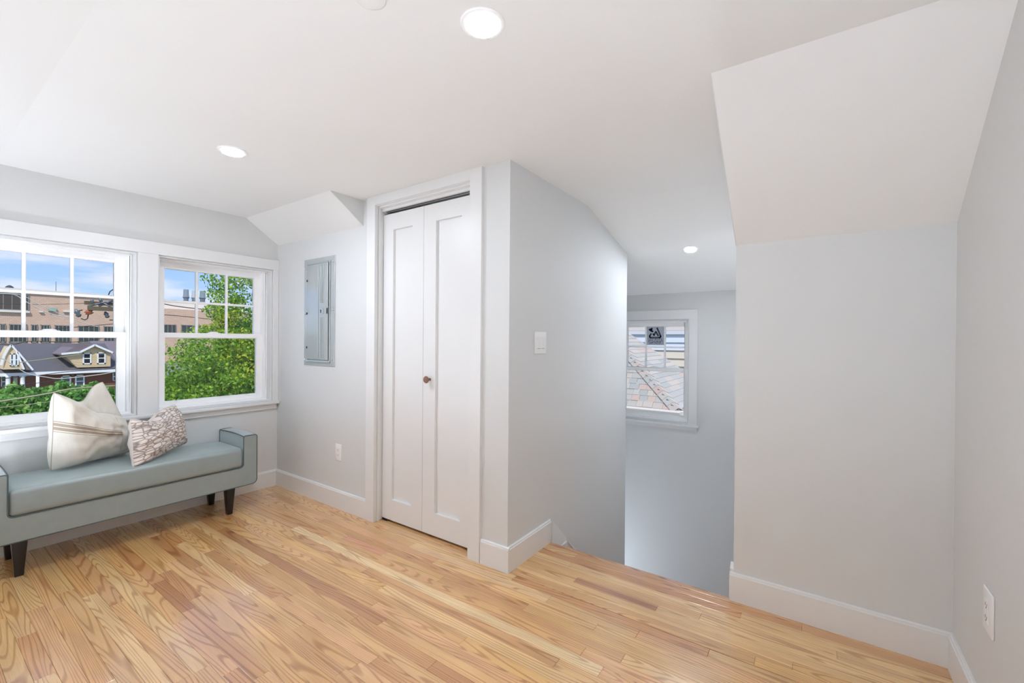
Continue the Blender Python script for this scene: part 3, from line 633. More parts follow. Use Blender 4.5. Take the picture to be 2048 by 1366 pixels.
# ------------------------------------------------------------------ pillows
def pillow(name, label, BL, BR, TL, TR, thick, mats, sag=(0, 0), pinch=.05, seed=0, n=56, back=None, wr=.006, puff=.5, split=None):
    BL, BR, TL, TR = map(Vector, (BL, BR, TL, TR)); cen = (BL+BR+TL+TR)/4
    nrm = (BR-BL).cross(TL-BL).normalized(); upv = ((TL-BL)+(TR-BR)).normalized(); rtv = (BR-BL).normalized()
    if nrm.x < 0: nrm = -nrm
    verts = []; uvs = []; faces = []; mi = []
    def P(u, v, s):
        cr_ = 1-.025*(abs(u*v))**5; uu, vv = u, v; a, b = (u*cr_+1)/2, (v*cr_+1)/2
        p = BL*(1-a)*(1-b)+BR*a*(1-b)+TL*(1-a)*b+TR*a*b
        cu_, cv_ = 1-u*u, 1-v*v
        p += rtv*(-u*pinch*cv_*abs(u)**3*(BR-BL).length)
        p += upv*(-v*pinch*cu_*abs(v)**3*(TL-BL).length)
        sg = sag[0]*math.exp(-((u-sag[1])/.42)**2)*max(0, (v+.5)/1.5)**2
        p -= upv*sg
        f = (max(0, 1-abs(u)**2.6)*max(0, 1-abs(v)**2.6))**puff
        w_ = noise.noise(Vector((u*2.2+seed, v*2.2, seed*1.3)))*1.0+.6*noise.noise(Vector((u*6+seed, v*4, seed)))
        rd = math.hypot(u, v-.0); fold = .35*math.sin((math.atan2(v, u))*9+seed)*max(0, rd-.75)
        hgt = thick/2*f*(1+.10*w_)+wr*(w_+fold)*min(1, f*2.5)
        return p+nrm*s*(hgt if s > 0 else hgt*.85)
    for s in (1, -1):
        base = len(verts)
        for j in range(n+1):
            for i in range(n+1):
                # cosine spacing gathers vertices at the seams
                u = -math.cos(PI*i/n); v = -math.cos(PI*j/n)
                verts.append(tuple(P(u, v, s))); uvs.append(((u+1)/2, (v+1)/2))
        for j in range(n):
            for i in range(n):
                a = base+j*(n+1)+i; q = (a, a+1, a+n+2, a+n+1)
                faces.append(q if s > 0 else q[::-1]); mi.append(0 if s > 0 else 1)
    me = bpy.data.meshes.new(name); me.from_pydata(verts, [], faces); me.update()
    uv = me.uv_layers.new(name='UVMap')
    for l in me.loops: uv.data[l.index].uv = uvs[l.vertex_index]
    me.polygons.foreach_set('material_index', mi)
    for m_ in mats: me.materials.append(m_)
    bm = bmesh.new(); bm.from_mesh(me); bmesh.ops.remove_doubles(bm, verts=bm.verts, dist=1e-5)
    bmesh.ops.recalc_face_normals(bm, faces=bm.faces); bm.to_mesh(me); bm.free()
    me.polygons.foreach_set('use_smooth', [True]*len(me.polygons)); me.transform(Matrix.Translation(-cen))
    o = bpy.data.objects.new(name, me); C.objects.link(o); o.location = cen; tag(o, label, 'pillow')
    # seam welt as a part
    w_ = MB(); path = []
    for i in range(n+1): path.append(P(-math.cos(PI*i/n), -1, 1))
    for i in range(1, n+1): path.append(P(1, -math.cos(PI*i/n), 1))
    for i in range(1, n+1): path.append(P(math.cos(PI*i/n), 1, 1))
    for i in range(1, n+1): path.append(P(-1, math.cos(PI*i/n), 1))
    w_.tube(path, .0022, 6); sm = w_.build('seam', mats[-1], parent=o)
    return o, P
def linen(stripes):
    m = mat('striped linen' if stripes else 'plain linen', rgb(222, 217, 206), .9); t = m.node_tree; b = t.nodes['Principled BSDF']; L = t.links.new
    uv = t.nodes.new('ShaderNodeTexCoord'); sp = t.nodes.new('ShaderNodeSeparateXYZ'); L(uv.outputs['UV'], sp.inputs[0])
    nz = t.nodes.new('ShaderNodeTexNoise'); nz.inputs['Scale'].default_value = 45; nz.inputs['Detail'].default_value = 5; mpn = t.nodes.new('ShaderNodeMapping'); mpn.inputs['Scale'].default_value = (1, 4, 1); L(uv.outputs['UV'], mpn.inputs[0]); L(mpn.outputs[0], nz.inputs['Vector'])
    c0 = t.nodes.new('ShaderNodeMixRGB'); L(nz.outputs['Fac'], c0.inputs[0]); c0.inputs[1].default_value = rgb(206, 200, 188); c0.inputs[2].default_value = rgb(232, 228, 219)
    last = c0.outputs[0]
    if stripes:
        r = t.nodes.new('ShaderNodeValToRGB'); r.color_ramp.interpolation = 'CONSTANT'; L(sp.outputs['Y'], r.inputs[0])
        E_ = r.color_ramp.elements; E_[0].position = 0; E_[0].color = (0, 0, 0, 1); E_[1].position = .499; E_[1].color = (1, 1, 1, 1)
        for p_, v_ in ((.507, 0), (.522, 1), (.560, 0), (.572, 1), (.610, 0), (.625, 1), (.633, 0)): q = E_.new(p_); q.color = (v_,)*3+(1,)
        x = t.nodes.new('ShaderNodeMixRGB'); k = t.nodes.new('ShaderNodeMath'); k.operation = 'MULTIPLY'; k.inputs[1].default_value = .85
        lt = t.nodes.new('ShaderNodeMath'); lt.operation = 'LESS_THAN'; lt.inputs[1].default_value = .72; L(sp.outputs['X'], lt.inputs[0]); k2 = t.nodes.new('ShaderNodeMath'); k2.operation = 'MULTIPLY'
        L(r.outputs[0], k2.inputs[0]); L(lt.outputs[0], k2.inputs[1]); L(k2.outputs[0], k.inputs[0]); L(k.outputs[0], x.inputs[0]); L(last, x.inputs[1]); x.inputs[2].default_value = rgb(146, 126, 104); last = x.outputs[0]
        # vertical seam line
        ss = t.nodes.new('ShaderNodeMath'); ss.operation = 'SUBTRACT'; ss.inputs[1].default_value = .722; L(sp.outputs['X'], ss.inputs[0]); ab = t.nodes.new('ShaderNodeMath'); ab.operation = 'ABSOLUTE'; L(ss.outputs[0], ab.inputs[0])
        l2_ = t.nodes.new('ShaderNodeMath'); l2_.operation = 'LESS_THAN'; l2_.inputs[1].default_value = .004; L(ab.outputs[0], l2_.inputs[0]); k3 = t.nodes.new('ShaderNodeMath'); k3.operation = 'MULTIPLY'; k3.inputs[1].default_value = .45; L(l2_.outputs[0], k3.inputs[0])
        x = t.nodes.new('ShaderNodeMixRGB'); L(k3.outputs[0], x.inputs[0]); L(last, x.inputs[1]); x.inputs[2].default_value = rgb(150, 136, 118); last = x.outputs[0]
    L(last, b.inputs['Base Color'])
    bn = t.nodes.new('ShaderNodeBump'); bn.inputs['Strength'].default_value = .35; bn.inputs['Distance'].default_value = .002; L(nz.outputs['Fac'], bn.inputs['Height']); L(bn.outputs[0], b.inputs['Normal'])
    b.inputs['Sheen Weight'].default_value = .25
    return m
def pebble():
    m = mat('pebbled pillow fabric', rgb(225, 214, 206), .85); t = m.node_tree; b = t.nodes['Principled BSDF']; L = t.links.new
    uv = t.nodes.new('ShaderNodeTexCoord'); mpn = t.nodes.new('ShaderNodeMapping'); mpn.inputs['Scale'].default_value = (11, 17, 1); L(uv.outputs['UV'], mpn.inputs[0])
    nz = t.nodes.new('ShaderNodeTexNoise'); nz.inputs['Scale'].default_value = 2; L(mpn.outputs[0], nz.inputs['Vector'])
    ad = t.nodes.new('ShaderNodeMixRGB'); ad.inputs[0].default_value = .08; L(mpn.outputs[0], ad.inputs[1]); L(nz.outputs['Color'], ad.inputs[2])
    v = t.nodes.new('ShaderNodeTexVoronoi'); v.feature = 'DISTANCE_TO_EDGE'; v.inputs['Scale'].default_value = 1.0; v.inputs['Randomness'].default_value = .8; L(ad.outputs[0], v.inputs['Vector'])
    r = t.nodes.new('ShaderNodeValToRGB'); r.color_ramp.elements[0].position = .02; r.color_ramp.elements[0].color = rgb(150, 136, 130); r.color_ramp.elements[1].position = .12; r.color_ramp.elements[1].color = rgb(228, 217, 209); L(v.outputs['Distance'], r.inputs[0]); L(r.outputs[0], b.inputs['Base Color'])
    r2b = t.nodes.new('ShaderNodeValToRGB'); r2b.color_ramp.elements[0].position = .0; r2b.color_ramp.elements[1].position = .22; L(v.outputs['Distance'], r2b.inputs[0])
    bn = t.nodes.new('ShaderNodeBump'); bn.inputs['Strength'].default_value = .8; bn.inputs['Distance'].default_value = .004; L(r2b.outputs[0], bn.inputs['Height']); L(bn.outputs[0], b.inputs['Normal'])
    return m
M_LIN, M_LINS, M_PEB = linen(False), linen(True), pebble()
M_SEAM = mat('linen seam', rgb(178, 168, 152), .9); M_PLAIN = add_noise(mat('pale pillow back', rgb(214, 206, 200), .85), 60, .04, .2)
pillow('throw_pillow', 'large cream linen pillow with brown stripes, front left on the bench', (-3.579, 0.54, 0.48), (-3.787, 0.917, 0.485), (-3.525, 0.542, 0.94), (-3.66, 0.878, 0.735), .23, [M_LINS, M_LIN, M_SEAM], sag=(.030, .0), seed=2.1, pinch=.015, puff=.40, wr=.012)
pillow('throw_pillow', 'plain cream linen pillow leaning behind the striped one', (-3.680,.62,.490), (-3.69, 0.952, 0.502), (-3.67,.60,.84), (-3.675, 0.782, 0.973), .09, [M_LIN, M_LIN, M_SEAM], sag=(.05, -.1), seed=5.3, puff=.42, pinch=-.02, wr=.010)
pillow('throw_pillow', 'small blush pebble textured pillow, right of the cream pillows', (-3.385, 0.859, 0.452), (-3.66, 1.228, 0.501), (-3.47, 0.863, 0.748), (-3.675, 1.16, 0.784), .165, [M_PEB, M_PLAIN, M_PLAIN], sag=(.060, -.3), seed=8.7, pinch=.02, puff=.40, wr=.010)

# ================================================================== outdoors, seen through the windows
GZ = -6.2
m = MB(); m.box((-230, -80, GZ-.5), (60, 140, GZ)); struct(m.build('ground', add_noise(mat('ground', rgb(122, 128, 104), .95), .6, .2)), 'ground far below outside')
# our own house outside (clapboards below the windows) keeps the light right
# ---- large tan brick building
M_BRK = mat('tan brick', rgb(205, 172, 148), .85)
t = M_BRK.node_tree; b = t.nodes['Principled BSDF']; c_ = t.nodes.new('ShaderNodeTexCoord'); bt = t.nodes.new('ShaderNodeTexBrick'); mpn = t.nodes.new('ShaderNodeMapping')
mpn.inputs['Rotation'].default_value = (PI/2, 0, PI/2); mpn.inputs['Scale'].default_value = (1, 1, 1)
sx = t.nodes.new('ShaderNodeSeparateXYZ'); cx = t.nodes.new('ShaderNodeCombineXYZ'); t.links.new(c_.outputs['Object'], sx.inputs[0]); t.links.new(sx.outputs['Y'], cx.inputs[0]); t.links.new(sx.outputs['Z'], cx.inputs[1]); t.links.new(cx.outputs[0], bt.inputs['Vector'])
bt.inputs['Scale'].default_value = .8; bt.inputs['Color1'].default_value = rgb(220, 186, 164); bt.inputs['Color2'].default_value = rgb(210, 174, 152); bt.inputs['Mortar'].default_value = rgb(186, 158, 138); bt.inputs['Mortar Size'].default_value = .03
t.links.new(bt.outputs['Color'], b.inputs['Base Color'])
M_CONC = mat('pale concrete', rgb(225, 218, 208), .8); M_DGL = mat('dark glass', rgb(58, 64, 62), .15); M_DGB = mat('brown dark glass', rgb(82, 70, 62), .3); M_FRAMEL = mat('light frame', rgb(140, 138, 132), .6)
BXX = -160
bld = thing('office_building', 'long tan brick building with dark window bands beyond the rooftops', 'building', (BXX, 30, GZ))
yL = Vector((-160.000, 11.211, 9.520)).y; yR = Vector((-160.000, 71.821, 14.344)).y; zT = Vector((-160.000, 24.892, 12.017)).z; zT2 = Vector((-160.000, 50.405, 9.903)).z
m = MB(); m.box((BXX, yL, GZ), (BXX-30, Vector((-160.000, 36.659, 11.546)).y, zT)); m.build('wall', M_BRK, parent=bld)
m = MB(); m.box((BXX, Vector((-160.000, 36.659, 11.546)).y, GZ), (BXX-30, yR, zT2)); m.build('wall', M_BRK, parent=bld)
m = MB(); m.box((BXX+.5, yL, zT), (BXX-30, Vector((-160.000, 36.659, 11.546)).y, zT+.9)); m.box((BXX-4, Vector((-160.000, 36.659, 11.546)).y, zT2), (BXX-24, yR, zT2+2.6)); m.build('parapet', M_CONC, parent=bld)
def bwin(ya, yb, za, zb, glass, nm, par=bld, xx=BXX, dep=.25):
    fo = MB(); fo.box((xx+.02, ya, za), (xx+dep, ya+.16, zb)); fo.box((xx+.02, yb-.16, za), (xx+dep, yb, zb)); fo.box((xx+.02, ya, zb-.16), (xx+dep, yb, zb)); fo.box((xx+.02, ya, za), (xx+dep, yb, za+.2))
    for q in range(1, nm): y_ = ya+(yb-ya)*q/nm; fo.box((xx+.02, y_-.06, za), (xx+dep-.03, y_+.06, zb))
    f = fo.build('window', M_FRAMEL, parent=par)
    MB().box((xx+.02, ya+.1, za+.1), (xx+.12, yb-.1, zb-.1)).build('pane', glass, parent=f)
for pa, pb, nm in [(13.438, 15.421, 3), (15.732, 16.594, 2), (17.149, 20.081, 4), (20.751, 21.854, 2), (22.369, 24.028, 3), (24.828, 27.751, 4), (29.164, 33.28, 4), (34.194, 36.477, 3)]:
    bwin(pa, pb, Vector((-160.000, 24.036, -0.276)).z, Vector((-160.000, 24.024, 4.178)).z, M_DGL, nm)
for pa, pb, nm in [(47.58, 50.684, 3), (51.961, 56.318, 3), (57.685, 62.65, 3)]:
    bwin(pa, pb, Vector((-160.000, 49.186, 1.678)).z, Vector((-160.000, 49.172, 5.149)).z, M_DGL, nm)
bwin(Vector((-160.000, 13.422, 9.696)).y, Vector((-160.000, 20.396, 10.251)).y, Vector((-160.000, 20.403, 7.528)).z, Vector((-160.000, 20.393, 11.489)).z, M_DGB, 5)
for p_, q_ in (((BXX, Vector((-160.000, 13.422, 9.696)).y, Vector((-160.000, 20.404, 7.033)).z), (BXX+.6, Vector((-160.000, 20.479, 10.258)).y, Vector((-160.000, 20.403, 7.528)).z)), ((BXX, Vector((-160.000, 22.091, 10.386)).y, Vector((-160.000, 22.703, 7.285)).z), (BXX+.5, Vector((-160.000, 22.781, 10.441)).y, Vector((-160.000, 22.702, 7.600)).z)), ((BXX, Vector((-160.000, 26.343, 10.725)).y, Vector((-160.000, 26.535, 7.630)).z), (BXX+.5, Vector((-160.000, 27.634, 10.827)).y, Vector((-160.000, 27.642, 8.085)).z))):
    MB().box(p_, q_).build('sill', M_CONC, parent=bld)
m = MB(); m.box((BXX+.05, Vector((-160.000, 23.660, 8.227)).y, Vector((-160.000, 23.838, 7.730)).z), (BXX+.6, Vector((-160.000, 25.081, 8.316)).y, Vector((-160.000, 23.835, 8.556)).z)); m.build('banner', mat('pale green panel', rgb(150, 175, 165), .7), parent=bld)
m = MB(); m.tube([(BXX-10, Vector((-160.000, 26.617, 10.746)).y, zT), (BXX-10, Vector((-160.000, 26.617, 10.746)).y, zT+4.2)], .08, 6); m.build('mast', mat('mast grey', rgb(120, 120, 125), .6), parent=bld)
m = MB(); m.lathe([(.9, 0), (.9, .3), (.6, .8), (.2, 1.1)], Matrix.Translation((BXX-6, Vector((-160.000, 17.852, 10.049)).y, zT+.9)), 14); m.build('roof_vent', mat('dark vent', rgb(60, 62, 70), .7), parent=bld)
M_ST = mat('stack grey', rgb(112, 124, 132), .6)
for i, (ya, yb, z1, z0, lb) in enumerate([(54.076, 55.692, 16.56, 11.304, 'leftmost grey roof stack, seen against the sky'), (56.375, 57.617, 16.468, 11.462, 'middle pale grey roof stack'), (58.596, 60.3, 16.522, 11.615, 'rightmost grey roof stack beside the tree')]):
    r = (yb-ya)/2; st_ = thing('roof_stack', lb, 'stack', (-165, (ya+yb)/2, z0), group='roof stacks on the far building')
    M = Matrix.Translation((-165, (ya+yb)/2, z0)); h = z1-z0
    MB().lathe([(r*.82, 0), (r*.82, h*.42), (r*1.0, h*.5)], M, 16).build('base', M_ST, parent=st_)
    MB().lathe([(r*1.12, h*.5), (r*1.12, h*.56), (r*.95, h*.57), (r*.85, h)], M, 16).build('hood', M_ST if i != 1 else mat('stack pale', rgb(160, 168, 175), .6), parent=st_)
# ---- house across the street
HX = -75
M_RF = add_noise(mat('grey brown shingles', rgb(92, 90, 95), .9), 3, .25, stretch=(1, .5, 4)); M_RF2 = add_noise(mat('plum shingles', rgb(120, 108, 114), .9), 3, .2, stretch=(1, .5, 4))
M_TAN = mat('tan siding', rgb(222, 196, 156), .8); M_WHT = mat('white house trim', rgb(238, 238, 240), .6); M_RED = add_noise(mat('red brown brick', rgb(120, 72, 58), .9), 4, .25); M_WGL = mat('house glass', rgb(92, 104, 112), .15)
hs = thing('house', 'brick house with grey roof, tan dormers and white trim across the street', 'house', (HX, 13, GZ))
ya, yb = Vector((-75.000, 5.271, -2.436)).y, Vector((-75.000, 17.464, -3.071)).y; ze = Vector((-75.000, 12.117, -2.913)).z; zr = Vector((-82.000, 13.237, 0.335)).z
MB().box((HX, ya, GZ), (HX-14, yb, ze)).build('wall', M_RED, parent=hs)
m = MB(); y0r, y1r = ya, Vector((-75.000, 17.664, -3.081)).y
m.prism([(HX+.7, y0r, ze), (HX-7, y0r, zr), (HX-14.7, y0r, ze), (HX-7, y0r, ze-.05)], (0, y1r-y0r, 0)); m.build('roof', M_RF, parent=hs)
m = MB(); m.box((HX+.66, y0r, ze-.32), (HX+.95, y1r, ze+.02)); m.box((HX, y0r, ze-.34), (HX+.7, y1r, ze-.28)); m.build('gutter', M_WHT, parent=hs)
def poly(name, pts, x, d, mm, par): 
    m = MB(); m.prism([(x, p.y, p.z) for p in pts], (-d, 0, 0)); return m.build(name, mm, parent=par)
def strip(name, pts, x, wd, d, mm, par):
    m = MB()
    for a, b in zip(pts[:-1], pts[1:]):
        dd = Vector((b.y-a.y, b.z-a.z)).normalized(); nn = Vector((-dd.y, dd.x))*wd/2
        m.prism([(x, a.y+nn.x, a.z+nn.y), (x, b.y+nn.x, b.z+nn.y), (x, b.y-nn.x, b.z-nn.y), (x, a.y-nn.x, a.z-nn.y)], (-d, 0, 0))
    return m.build(name, mm, parent=par)
# right dormer
dw = poly('dormer_wall', [Vector((-74.600, 12.387, -0.913)), Vector((-74.600, 13.784, -0.575)), Vector((-74.600, 15.149, 0.159)), Vector((-74.600, 16.626, -0.817)), Vector((-74.600, 16.632, -2.558)), Vector((-74.600, 13.523, -2.540))], -74.6, 6, M_TAN, hs)
m = MB()
pk, rtp, lf, lf2 = Vector((-74.200, 15.067, 0.321)), Vector((-74.200, 16.877, -0.748)), Vector((-74.200, 13.710, -0.626)), Vector((-74.200, 12.066, -0.866))
m.prism([(-74.2, pk.y, pk.z), (-74.2, rtp.y, rtp.z), (-74.2, rtp.y, rtp.z-.12), (-74.2, pk.y, pk.z-.15), (-74.2, lf.y, lf.z-.15), (-74.2, lf2.y, lf2.z-.12), (-74.2, lf2.y, lf2.z), (-74.2, (lf.y+lf2.y)/2+.3, (lf.z+pk.z)/2+.1), (Vector((-74.200, 13.266, 0.419)).x, Vector((-74.200, 13.266, 0.419)).y, Vector((-74.200, 13.266, 0.419)).z)], (-7, 0, 0)); m.build('dormer_roof', M_RF2, parent=hs)
strip('rake_trim', [Vector((-74.100, 12.092, -0.834)), Vector((-74.100, 13.692, -0.654)), Vector((-74.100, 15.047, 0.229)), Vector((-74.100, 16.757, -0.776))], -74.1, .22, .12, M_WHT, hs)
for k, (pa, pb) in enumerate([((-74.55, 12.598, -1.038), (-74.55, 16.616, -1.106)), ((-74.55, 12.729, -1.236), (-74.55, 16.617, -1.312)), ((-74.55, 12.861, -1.434), (-74.55, 16.618, -1.518)), ((-74.55, 12.994, -1.634), (-74.55, 16.618, -1.724)), ((-74.55, 13.127, -1.834), (-74.55, 16.619, -1.93)), ((-74.55, 13.261, -2.035), (-74.55, 16.62, -2.137)), ((-74.55, 13.396, -2.237), (-74.55, 16.62, -2.343))]):
    strip('clapboard', [Vector(pa), Vector(pb)], -74.55, .16, .035, M_TAN, dw)
def hwin(pa, pb, v0, v1, x, par=hs, dbl=False):
    a = (pa, v0)
    p0, p1 = HP(pa, v1, x), HP(pb, v0, x); y0_, y1_, z0_, z1_ = p0[1], p1[1], p0[2], p1[2]; tw = (y1_-y0_)*.16
    m = MB(); m.box((x, y0_, z0_), (x+.12, y0_+tw, z1_)); m.box((x, y1_-tw, z0_), (x+.12, y1_, z1_)); m.box((x, y0_, z1_-tw), (x+.12, y1_, z1_)); m.box((x, y0_, z0_), (x+.12, y1_, z0_+tw)); m.box((x, y0_, (z0_+z1_)/2-.05), (x+.09, y1_, (z0_+z1_)/2+.05))
    if dbl: m.box((x, (y0_+y1_)/2-.10, z0_), (x+.12, (y0_+y1_)/2+.10, z1_))
    f = m.build('window', M_WHT, parent=par); MB().box((x+.0, y0_+.05, z0_+.05), (x+.05, y1_-.05, z1_-.05)).build('pane', M_WGL, parent=f)
# HP table: pixel corners already turned into metres
HPT = {(165,728.5,-74.6):Vector((-74.600, 14.013, -2.160)), (182.5,705.5,-74.6):Vector((-74.600, 14.805, -0.749)), (194,728,-74.6):Vector((-74.600, 15.343, -2.183)), (211,704.5,-74.6):Vector((-74.600, 16.143, -0.711)), (19.5,732,-73.2):Vector((-73.200, 7.910, -2.049)), (37,707,-73.2):Vector((-73.200, 8.553, -0.678)),
       (121.5,778,-75):Vector((-75.000, 12.187, -5.098)), (142,750.5,-75):Vector((-75.000, 13.068, -3.487)), (149.5,776,-75):Vector((-75.000, 13.404, -5.081)), (169,749,-75):Vector((-75.000, 14.273, -3.468)), (2,775,-75):Vector((-75.000, 7.463, -4.515)), (12.5,752,-75):Vector((-75.000, 7.847, -3.248)), (225,762,-75):Vector((-75.000, 16.924, -4.473)), (234,744,-75):Vector((-75.000, 17.365, -3.328))}
def HP(u, v, x): return tuple(HPT[(u, v, x)])
hwin(165, 182.5, 705.5, 728.5, -74.6); hwin(194, 211, 704.5, 728, -74.6)
hwin(121.5, 142, 750.5, 778, -75); hwin(149.5, 169, 749, 776, -75); hwin(2, 12.5, 752, 775, -75); hwin(225, 234, 744, 762, -75)
# left dormer with the curved gable
poly('dormer_wall', [Vector((-73.200, 8.033, 0.165)), Vector((-73.200, 8.403, -0.508)), Vector((-73.200, 9.046, -2.438)), Vector((-73.200, 7.422, -2.411)), Vector((-73.200, 7.635, -0.934))], -73.2, 5, M_TAN, hs)
hwin(19.5, 37, 707, 732, -73.2, dbl=True)
strip('rake_trim', [Vector((-73.000, 8.011, 0.278)), Vector((-73.000, 8.380, -0.392)), Vector((-73.000, 8.946, -2.480))], -73, .16, .2, M_WHT, hs); strip('rake_trim', [Vector((-73.000, 8.492, -0.505)), Vector((-73.000, 9.633, -2.572))], -73, .16, .2, M_WHT, hs)
strip('rake_trim', [Vector((-73.000, 8.011, 0.278)), Vector((-73.000, 7.685, -0.270)), Vector((-73.000, 7.470, -0.925)), Vector((-73.000, 7.258, -1.902))], -73, .16, .2, M_WHT, hs)
poly('dormer_roof', [Vector((-73.300, 8.044, 0.274)), Vector((-73.300, 8.415, -0.398)), Vector((-73.300, 8.527, -0.512)), Vector((-73.300, 9.673, -2.588)), Vector((-73.300, 8.907, -2.548)), Vector((-73.300, 8.415, -0.622)), Vector((-73.300, 8.007, 0.108))], -73.3, 5, M_RF2, hs)
poly('dormer_wall', [Vector((-73.600, 8.637, -0.746)), Vector((-73.600, 9.635, -2.542)), Vector((-73.600, 9.020, -2.511))], -73.6, 3, M_TAN, hs)
# porch
for u in (16, 45):
    p, q = {16: (Vector((-74.000, 7.875, -5.040)),  Vector((-74.000, 7.870, -3.140))), 45: (Vector((-74.000, 8.960, -4.858)), Vector((-74.000, 8.956, -3.265)))}[u]
    MB().lathe([(.28, 0), (.28, .15), (.2, .2), (.18, q.z-p.z-.2), (.28, q.z-p.z)], Matrix.Translation((-74, p.y, p.z)), 12).build('porch_column', M_WHT, parent=hs)
poly('porch_door', [Vector((-74.900, 8.378, -3.333)), Vector((-74.900, 8.682, -3.353)), Vector((-74.900, 8.685, -4.612)), Vector((-74.900, 8.381, -4.586))], -74.9, .1, mat('pale door', rgb(190, 196, 190), .6), hs)
# neighbour roof at the far left
m = MB(); a_, b_ = Vector((-84.000, 6.667, 0.144)), Vector((-84.000, 9.344, 0.322))
m.prism([(-82, a_.y, Vector((-82.000, 8.075, -3.207)).z), (-90, a_.y, Vector((-90.000, 8.854, 0.191)).z), (-98, a_.y, Vector((-82.000, 8.075, -3.207)).z)], (0, b_.y-a_.y, 0)); tag(m.build('neighbour_roof', mat('blue grey roof', rgb(150, 166, 180), .7)), 'blue grey roof at the left edge behind the brick house', 'roof')
m = MB(); a_, b_ = Vector((-95.000, 19.648, -0.061)), Vector((-95.000, 28.479, -0.106))
m.prism([(-95, a_.y, Vector((-95.000, 21.612, -2.546)).z), (-100, a_.y, Vector((-100.000, 22.739, 0.554)).z), (-105, a_.y, Vector((-95.000, 21.612, -2.546)).z)], (0, b_.y-a_.y, 0)); tag(m.build('neighbour_roof', M_RF2), 'plum grey roof right behind the dormer', 'roof')
# ---- white yard post
p, q = Vector((-52.000, 7.131, -3.606)), Vector((-52.000, 7.126, -1.894))
tag(MB().tube([(-52, p.y, GZ), (-52, q.y, q.z)], .10, 8).build('yard_post', M_WHT), 'thin white post rising from the shrubs before the brick house', 'post')
CP = {(200, 612): (-13.800, 2.886, 1.975), (228, 601): (-13.800, 3.135, 2.124), (178, 612): (-13.800, 2.697, 1.962), (216, 604): (-13.800, 3.027, 2.080), (205, 604): (-13.800, 2.929, 2.072), (240, 622): (-13.800, 3.245, 1.879), (159, 634): (-13.800, 2.539, 1.700), (180, 629): (-13.800, 2.715, 1.767), (216, 636): (-13.800, 3.028, 1.700), (186, 606): (-13.800, 2.765, 2.037), (203, 604): (-13.800, 2.912, 2.071), (162, 637): (-13.800, 2.564, 1.667), (170, 640): (-13.800, 2.631, 1.636), (175, 637): (-13.800, 2.673, 1.672), (177, 627): (-13.800, 2.689, 1.788), (152, 627): (-13.800, 2.482, 1.777), (156, 622): (-13.800, 2.514, 1.836), (165, 620): (-13.800, 2.588, 1.863), (219, 640): (-13.800, 3.055, 1.654), (226, 640): (-13.800, 3.118, 1.656), (232, 636): (-13.800, 3.172, 1.707), (217, 590): (-13.800, 3.035, 2.247), (220, 583): (-13.800, 3.062, 2.332), (226, 579): (-13.800, 3.116, 2.385), (232, 578): (-13.800, 3.170, 2.403), (212, 593): (-13.800, 2.991, 2.207), (224, 592): (-13.800, 3.098, 2.228)}
SP = {(5, 777): (-50.000, 5.049, -2.674), (48, 768): (-50.000, 6.130, -2.422), (92, 763): (-50.000, 7.300, -2.315), (132, 762): (-50.000, 8.423, -2.358), (172, 764): (-50.000, 9.609, -2.527), (215, 758): (-50.000, 10.957, -2.370)}
# ---- utility pole top with crossarm
M_WOOD = add_noise(mat('weathered wood', rgb(104, 92, 72), .9), 8, .3, stretch=(1, 1, .2)); M_METAL = mat('line metal', rgb(110, 120, 128), .5, .5); M_RUST = mat('orange brown lamp', rgb(176, 92, 52), .5)
PX = -14
pb = Vector((-14.000, 3.639, 1.682)); pole = thing('utility_pole', 'wooden utility pole with crossarms and fittings behind the window mullion', 'pole', (PX, pb.y, GZ))
MB().tube([(PX-.12, pb.y, GZ), (PX-.12, pb.y, Vector((-14.000, 3.636, 2.499)).z)], .15, 14, .11).build('pole', M_WOOD, parent=pole)
m = MB(); a_, b_ = Vector((-14.000, 2.651, 2.083)), Vector((-14.000, 3.254, 2.106))
m.box((PX, a_.y, Vector((-14.000, 2.651, 2.002)).z), (PX+.09, pb.y+.12, a_.z)); m.build('crossarm', M_WOOD, parent=pole)
m = MB(); m.box((PX+.2, Vector((-14.000, 2.668, 1.945)).y, Vector((-14.000, 2.668, 1.863)).z), (PX+.30, pb.y+.12, Vector((-14.000, 2.668, 1.956)).z)); m.build('crossarm', M_WOOD, parent=pole)
m = MB()
for (ua, va, ub, vb) in ((200,612,228,601), (178,612,216,604), (205,604,240,622)):
    pa_, pb_ = CP[(ua, va)], CP[(ub, vb)]; m.tube([(PX+.1, pa_[1], pa_[2]), (PX+.1, pb_[1], pb_[2])], .022, 6)
m.build('brace', M_METAL, parent=pole)
for (u, v, r, h, mm, nm, lb) in ((159, 634, .055, .19, M_METAL, 'insulator', None), (180, 629, .085, .12, M_RUST, 'lamp_hood', 'orange brown fitting under the crossarm'), (216, 636, .05, .16, M_METAL, 'insulator', None), (186, 606, .04, .09, M_METAL, 'insulator', None), (203, 604, .04, .09, M_METAL, 'insulator', None)):
    p_ = CP[(u, v)]; MB().lathe([(r*.4, 0), (r, h*.2), (r*.6, h*.4), (r, h*.6), (r*.6, h*.8), (r*.3, h)], Matrix.Translation((PX+.2, p_[1], p_[2])) @ Matrix.Rotation(.35, 4, 'X'), 12).build(nm, mm, parent=pole, label=lb)
for pts in (((162,637),(170,640),(175,637),(177,627)), ((152,627),(156,622),(165,620)), ((219,640),(226,640),(232,636)), ((217,590),(220,583),(226,579),(232,578)), ((212,593),(224,592))):
    MB().tube([(PX+.2, CP[p_][1], CP[p_][2]) for p_ in pts], .012, 6).build('jumper_wire', bpy.data.materials.get('black wire') or mat('black wire', rgb(30, 30, 32), .6), parent=pole)
